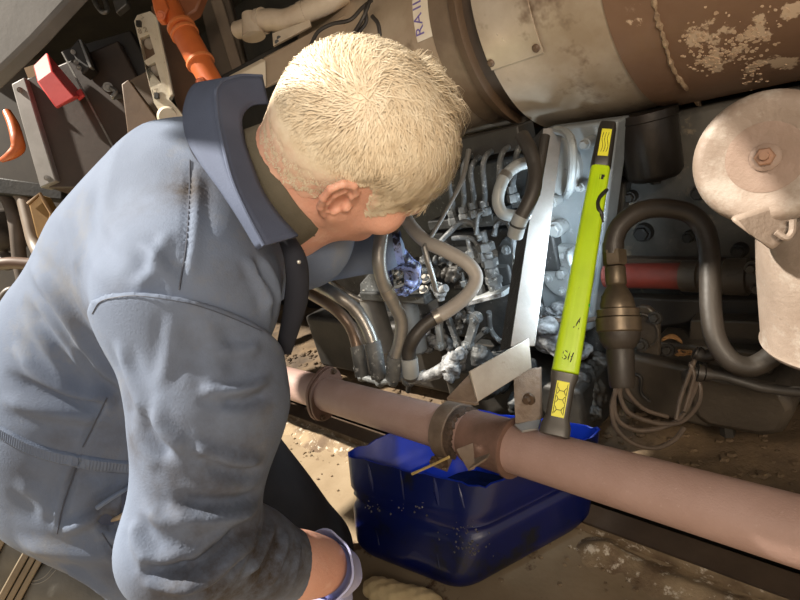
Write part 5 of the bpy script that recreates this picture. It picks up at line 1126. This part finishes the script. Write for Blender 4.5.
dirt_attr(sm_, sv2, [(cast(bs_, *p), r, a) for p, r, a in (((140, 440), .03, .75), ((165, 478), .035, .6), ((235, 482), .035, .7), ((205, 540), .04, .6), ((260, 590), .05, .9), ((215, 590), .04, .8), ((285, 575), .03, .55), ((190, 380), .04, .35), ((255, 365), .03, .35), ((130, 400), .02, .5), ((240, 440), .03, .4), ((155, 570), .03, .5), ((92, 338), .02, .7), ((225, 470), .06, .7), ((170, 510), .04, .6), ((240, 560), .07, .9), ((160, 430), .04, .5), ((215, 340), .05, .35), ((265, 400), .04, .5), ((180, 590), .05, .8), ((300, 555), .05, 1.2), ((262, 568), .07, 1.3), ((225, 585), .05, 1.2))])
slv = obj('sleeve', sm_, cloth, person); bs2 = bvh_of(sv2, sq_)
seam(slv, bs2, [(92, 314), (100, 302), (118, 297), (140, 296), (176, 301), (199, 306), (230, 317), (262, 331)], .0005)
# collar: outer leaf, fold, inner face
A_ = [(196, 84, .70), (184, 108, .66), (186, 136, .62), (198, 160, .585), (220, 190, .56), (240, 220, .545), (258, 250, .54)]
B_ = [(262, 76, .735), (238, 76, .70), (218, 86, .655), (217, 112, .615), (223, 145, .58), (232, 180, .552), (246, 212, .535), (264, 246, .528)]
C_ = [(268, 104, .72), (252, 106, .69), (242, 118, .655), (244, 140, .625), (252, 165, .60), (262, 190, .58), (278, 214, .565), (298, 236, .555)]
A_ = [(225, 86, .735)]+A_
def rows(*R):
    Q = [spline([at(*p) for p in r], 6) for r in R]; return Q
def strip(Q, cross=5):
    mb = MB(); n = len(Q[0]); k_ = len(Q); vs = []
    for i in range(n): vs += spline([Q[j][i] for j in range(k_)], cross) if k_ > 2 else [Q[0][i]*(1-t)+Q[1][i]*t for t in np.linspace(0, 1, cross+1)]
    w_ = len(vs)//n; mb.add(vs, [(i*w_+j, i*w_+j+1, i*w_+w_+j+1, i*w_+w_+j) for i in range(n-1) for j in range(w_-1)]); return mb
col = part(person, 'collar', strip(rows(A_, B_)), clothcol, 'turned up collar', 0, 60); md = col.modifiers.new('t', 'SOLIDIFY'); md.thickness = .003; md.offset = 0
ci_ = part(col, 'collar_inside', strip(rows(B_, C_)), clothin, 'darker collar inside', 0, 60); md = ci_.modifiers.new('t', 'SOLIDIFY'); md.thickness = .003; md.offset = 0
b = MB(); b.tube([at(*p)+unit(EYE-at(*p))*.001 for p in B_], .0022, 8); part(col, 'collar_edge', b, clothcol)
# shirt collar round the neck
sa_ = NB+(HC-NB)*.10; sx = unit(hp(0, -.035, -.02)-NB)
b = MB(); b.lathe(NB-sx*.02, sx, [(-.03, .088), (.01, .086), (.04, .081), (.065, .077), (.078, .075), (.080, .072), (.055, .071)], 40, (0, 0)); part(person, 'shirt_collar', b, shirt_m, 'olive grey shirt collar', 0, 60)
# undersuit front below the collar
b = MB(); b.tube([at(283, 232, .60), at(296, 262, .61), at(296, 300, .63), at(284, 350, .66)], [.008, .013, .014, .010], 14); part(person, 'front_placket', b, mk('placket', (.018, .021, .034), (.012, .014, .022), 9, .9), 'dark front opening of the overalls')
b = MB(); b.lathe(at(299, 262, .575), EYE-at(299, 262, .6), [(0, .0022), (.001, .0022), (.0015, .001)], 12); part(person, 'press_stud', b, steel)

# ---- gloves
def glove(wrist, d, n, side, curls, sc=1.0, th=.4):
    d = unit(d); n = unit(n-d*np.dot(n, d)); l = np.cross(n, d)*side; s = SDF(); A = np.array([d, l, n])
    s.cone(wrist-d*.03*sc, wrist+d*.02*sc, .031*sc, .031*sc, .01); s.ell(wrist+d*.052*sc, V([.054, .043, .0185])*sc, A, .02)
    for i in range(4):
        p = wrist+(d*(.088-(0, 0, .003, .010)[i])+l*(.031-.0205*i))*sc; ang = .15; ln = (.95, 1.05, 1.0, .80)[i]
        for k_, (L, r) in enumerate(((.044, .0098), (.027, .0090), (.022, .0082))):
            ang += curls[i]*(.75, 1.0, .7)[k_]; q = p+(d*math.cos(ang)+n*math.sin(ang)+l*(.08-.05*i))*L*ln*sc; s.cone(p, q, r*sc, (r-.0008)*sc, .004 if k_ else .008); p = q
    p = wrist+(d*.022+l*.034)*sc
    for k_, (L, r) in enumerate(((.042, .0125), (.032, .0105), (.024, .0092))):
        q = p+unit(d*(.62+.1*k_)+l*(.62-.3*k_)+n*(th+.2*k_))*L*sc; s.cone(p, q, r*sc, (r-.001)*sc, .008); p = q
    v, q_ = s.mesh(.0022*sc, wrist-.24*sc, wrist+.24*sc); nn = vnormals(v, q_); v = v+nn*(np.sin(v @ (d*520)+np.sin(v @ (l*160))*2)*.0005)[:, None]; return v, q_
v, q_ = glove(LW+cw((.75, .05, .45))*.020, RM @ V((.70, .42, .45)), RM @ V((-.45, .80, -.25)), -1, (1.0, 1.05, 1.1, 1.15), .74)
gl = obj('glove', np_mesh('glove', v, q_, pbase), glove_dirty, person); tag(gl, 'blue glove smeared with oil, reaching in')
v, q_ = glove(RW+cw((.2, .5, .85))*.045, RM @ V((.12, .55, .8)), RM @ V((-.9, .3, .1)), 1, (.35, .4, .45, .5), 1.0)
gr = obj('glove', np_mesh('glove', v, q_, pbase), glove_m, person); tag(gr, 'lavender glove with the cuff turned back')
ax_ = unit(RW-RE); fx = RW+cw((.12, .1, .4))*.012
b = MB(); uu, vv_, dd = frame(unit(ax_*.8+cw((.15, .45, .85))*.5)); rings = []
c0 = at(323, 569, .715)
for t, r in ((.045, .034), (.025, .037), (.010, .0415), (0, .046), (-.004, .0475), (-.006, .0455), (-.002, .044), (.010, .0400), (.025, .0355)):
    rings.append([c0+dd*t+(uu*math.cos(a)+vv_*math.sin(a))*r*(1+.05*math.sin(a*3+1)+.02*math.sin(a*7)) for a in np.linspace(0, 2*PI, 44, endpoint=False)])
b.ringed(rings, (0, 0)); part(gr, 'cuff', b, glove_m, 'turned back cuff', 0, 60)
b = MB(); b.lathe(LW-unit(LW-LE)*.004, unit(LW-LE), [(0, .040), (.014, .037), (.020, .034), (.05, .031)], 30, (0, 0)); part(gl, 'cuff', b, glove_dirty, None, 0, 60)

# ---- boots
def boot(heel, t, so, nm):
    t = unit(t); so = unit(so-t*np.dot(so, t)); w_ = np.cross(t, so); s = SDF(); A = np.array([t, w_, so])
    s.ell(heel+t*.02-so*.045, (.050, .037, .055), A, .02); s.ell(heel+t*.10-so*.030, (.085, .038, .045), A, .03); s.ell(heel+t*.20-so*.022, (.065, .045, .034), A, .03)
    s.cone(heel+t*.025-so*.06, heel+t*.03-so*.15, .042, .046, .02); s.plane(heel, so, .004)
    v, q_ = s.mesh(.0035, heel-.36, heel+.36); up = obj('boot', np_mesh('boot', v, q_, pbase), boot_m, person); tag(up, nm)
    ou = []
    for k_ in range(44):
        a = 2*PI*k_/44; x = math.cos(a); y = math.sin(a); L = .11+.15*x; wd = .040+.010*x-.006*math.cos(2*a+.4); ou.append(heel+t*L+w_*wd*y*(abs(y)**-.25 if abs(y) > .05 else 1))
    for z0, z1, g in ((0, .010, 1.0), (.012, .022, .985), (.024, .036, 1.0)):
        c = sum(ou)/len(ou); b = MB(); b.prism([c+(p-c)*g+so*z0 for p in ou], so*(z1-z0)); part(up, 'sole', b, sole_m, 'brown layered rubber sole', .002)
    bt_ = bvh_of(v, q_)
    return up, bt_
hl_ = at(40, 566, .985)
bo, bbt = boot(hl_, RM @ V((-.50, .84, .12)), RM @ V((-.78, -.50, -.30)), 'grey work boot seen from the heel')
for pts in ([(22, 580), (34, 584), (46, 580), (56, 570)], [(18, 577), (32, 581), (44, 577), (54, 566)]): seam(bo, bbt, pts, .0008, 'stitching', .0006, mk('stitch', (.32, .30, .26)))
boot(at(14, 528, 1.16), RM @ V((-.50, .84, .12)), RM @ V((-.78, -.50, -.30)), 'other boot, mostly hidden behind the hip')

# ---- hair: short strands over a thin cap
hn = vnormals(hv, hq)
loc = ((hv-HC) @ HA.T)/HS
def hairline(l):
    r, u, f = np.abs(l[:, 0]), l[:, 1], l[:, 2]
    # lowest allowed u for each place: nape, round the ear, sideburn, temple, forehead
    lim = np.interp(f, [-.12, -.06, -.035, -.020, -.005, .008, .018, .030, .045, .065, .085, .12], [-.040, -.040, -.034, .010, .030, .030, .000, -.024, .002, .018, .030, .040])
    return u-lim+.004*np.sin(l[:, 1]*310+l[:, 0]*90)*np.sin(l[:, 2]*260+1)
mask = (hairline(loc) > 0) & (np.linalg.norm(loc*V([1/.082, 1/.1, 1/.1])-V([0, .33, 0]), axis=1) < 1.5)
nearear = (np.abs(loc[:, 0]) > .078) & (loc[:, 1] < .034) & (loc[:, 2] < .030) & (loc[:, 2] > -.045); mask &= ~nearear
hairl = np.clip(hairline(loc)/.045, 0, 1)
fm = mask[hq].all(1); fq = hq[fm]; used, inv = np.unique(fq, return_inverse=True); cvh = hv[used]+hn[used]*(.0045*hairl[used]+.0006)[:, None]
cap = obj('hair', np_mesh('hair', cvh, inv.reshape(-1, 4), pbase), hair_m, person); tag(cap, 'short tousled pale blond hair'); cap['kind'] = 'stuff'
at_ = cap.data.attributes.new('dirt', 'FLOAT', 'POINT'); at_.data.foreach_set('value', (1.9*(1-np.clip(hairline(loc)[used]/np.where(loc[used][:, 2] < -.02, .060, .030), 0, 1))).astype(np.float32))
cand = np.nonzero(mask)[0]; pick = rng.choice(cand, 34000)
hb3 = bvh_of(hv, hq)
WH = ((cast(hb3, 362, 104)-HC) @ HA.T)/HS      # the crown whorl
vs = []; fs = []
ph = rng.uniform(0, 6.28, 6); dv_ = rng.normal(size=(6, 3))*70
for i in pick:
    l = loc[i]; p = hv[i]; n_ = hn[i]
    if l[2] < -.02 and hairline(l[None])[0] < .010: continue
    d = l-WH-rng.normal(size=3)*.010; d = d/(np.linalg.norm(d)+1e-6)
    an = 1.1*math.sin(l@dv_[3]*.45+ph[3])*math.sin(l@dv_[4]*.35+ph[4])+.25*rng.normal(); ln_ = l/np.linalg.norm(l); d = d*math.cos(an)+np.cross(ln_, d)*math.sin(an)
    d = d+V([0, -.25 if l[2] < .02 else .0, .0])+V([.40*d[2], 0, -.40*d[0]])      # swirl, and down at the sides
    if l[2] > .03: d = d+V([.35*np.sign(l[0]+.01)*.3, -.1, .5])
    clump = V([math.sin(l@dv_[0]+ph[0]), math.sin(l@dv_[1]+ph[1]), math.sin(l@dv_[2]+ph[2])])
    d = d+clump*.22+rng.normal(size=3)*.14
    D_ = Hr*d[0]+Hu*d[1]+Hf*d[2]; D_ = D_-n_*np.dot(D_, n_); D_ = unit(D_)
    hl2 = min(1, max(.38 if l[2] > -.02 else .10, hairline(l[None])[0]/.045)); top = max(0, min(1, (l[1]-.01)/.07))
    L = (.013+.026*top)*(.35+.65*hl2)*random.uniform(.75, 1.25)+(.010 if l[2] > .02 else 0)+(.014 if l[2] > .055 else 0); lift = (.04+.16*top*random.random())*hl2
    if np.linalg.norm(l-V([-.03, .125, .02])) < .035: lift += .35*random.random()     # tousled tuft on top
    sd = np.cross(D_, n_); w0 = .00045; q0 = p+n_*.001; ring = []
    for k_, t in enumerate((0, .4, .75, 1.0)):
        c = q0+D_*L*t+n_*(L*lift*(t-.55*t*t)*2+.0035*hl2*min(1, t*3)); wd = w0*(1, 1, .75, .12)[k_]; ring.append((c-sd*wd, c+sd*wd))
        # keep to the skull's curve
        if k_ in (1, 2): D_ = unit(D_-n_*.18)
    b0 = len(vs)
    for a, c in ring: vs += [a, c]
    fs += [(b0+2*k_, b0+2*k_+1, b0+2*k_+3, b0+2*k_+2) for k_ in range(3)]
hs = obj('hair_strands', np_mesh('hair_strands', np.array(vs), np.array(fs), pbase, False), hair_m, cap); hs['kind'] = 'stuff'
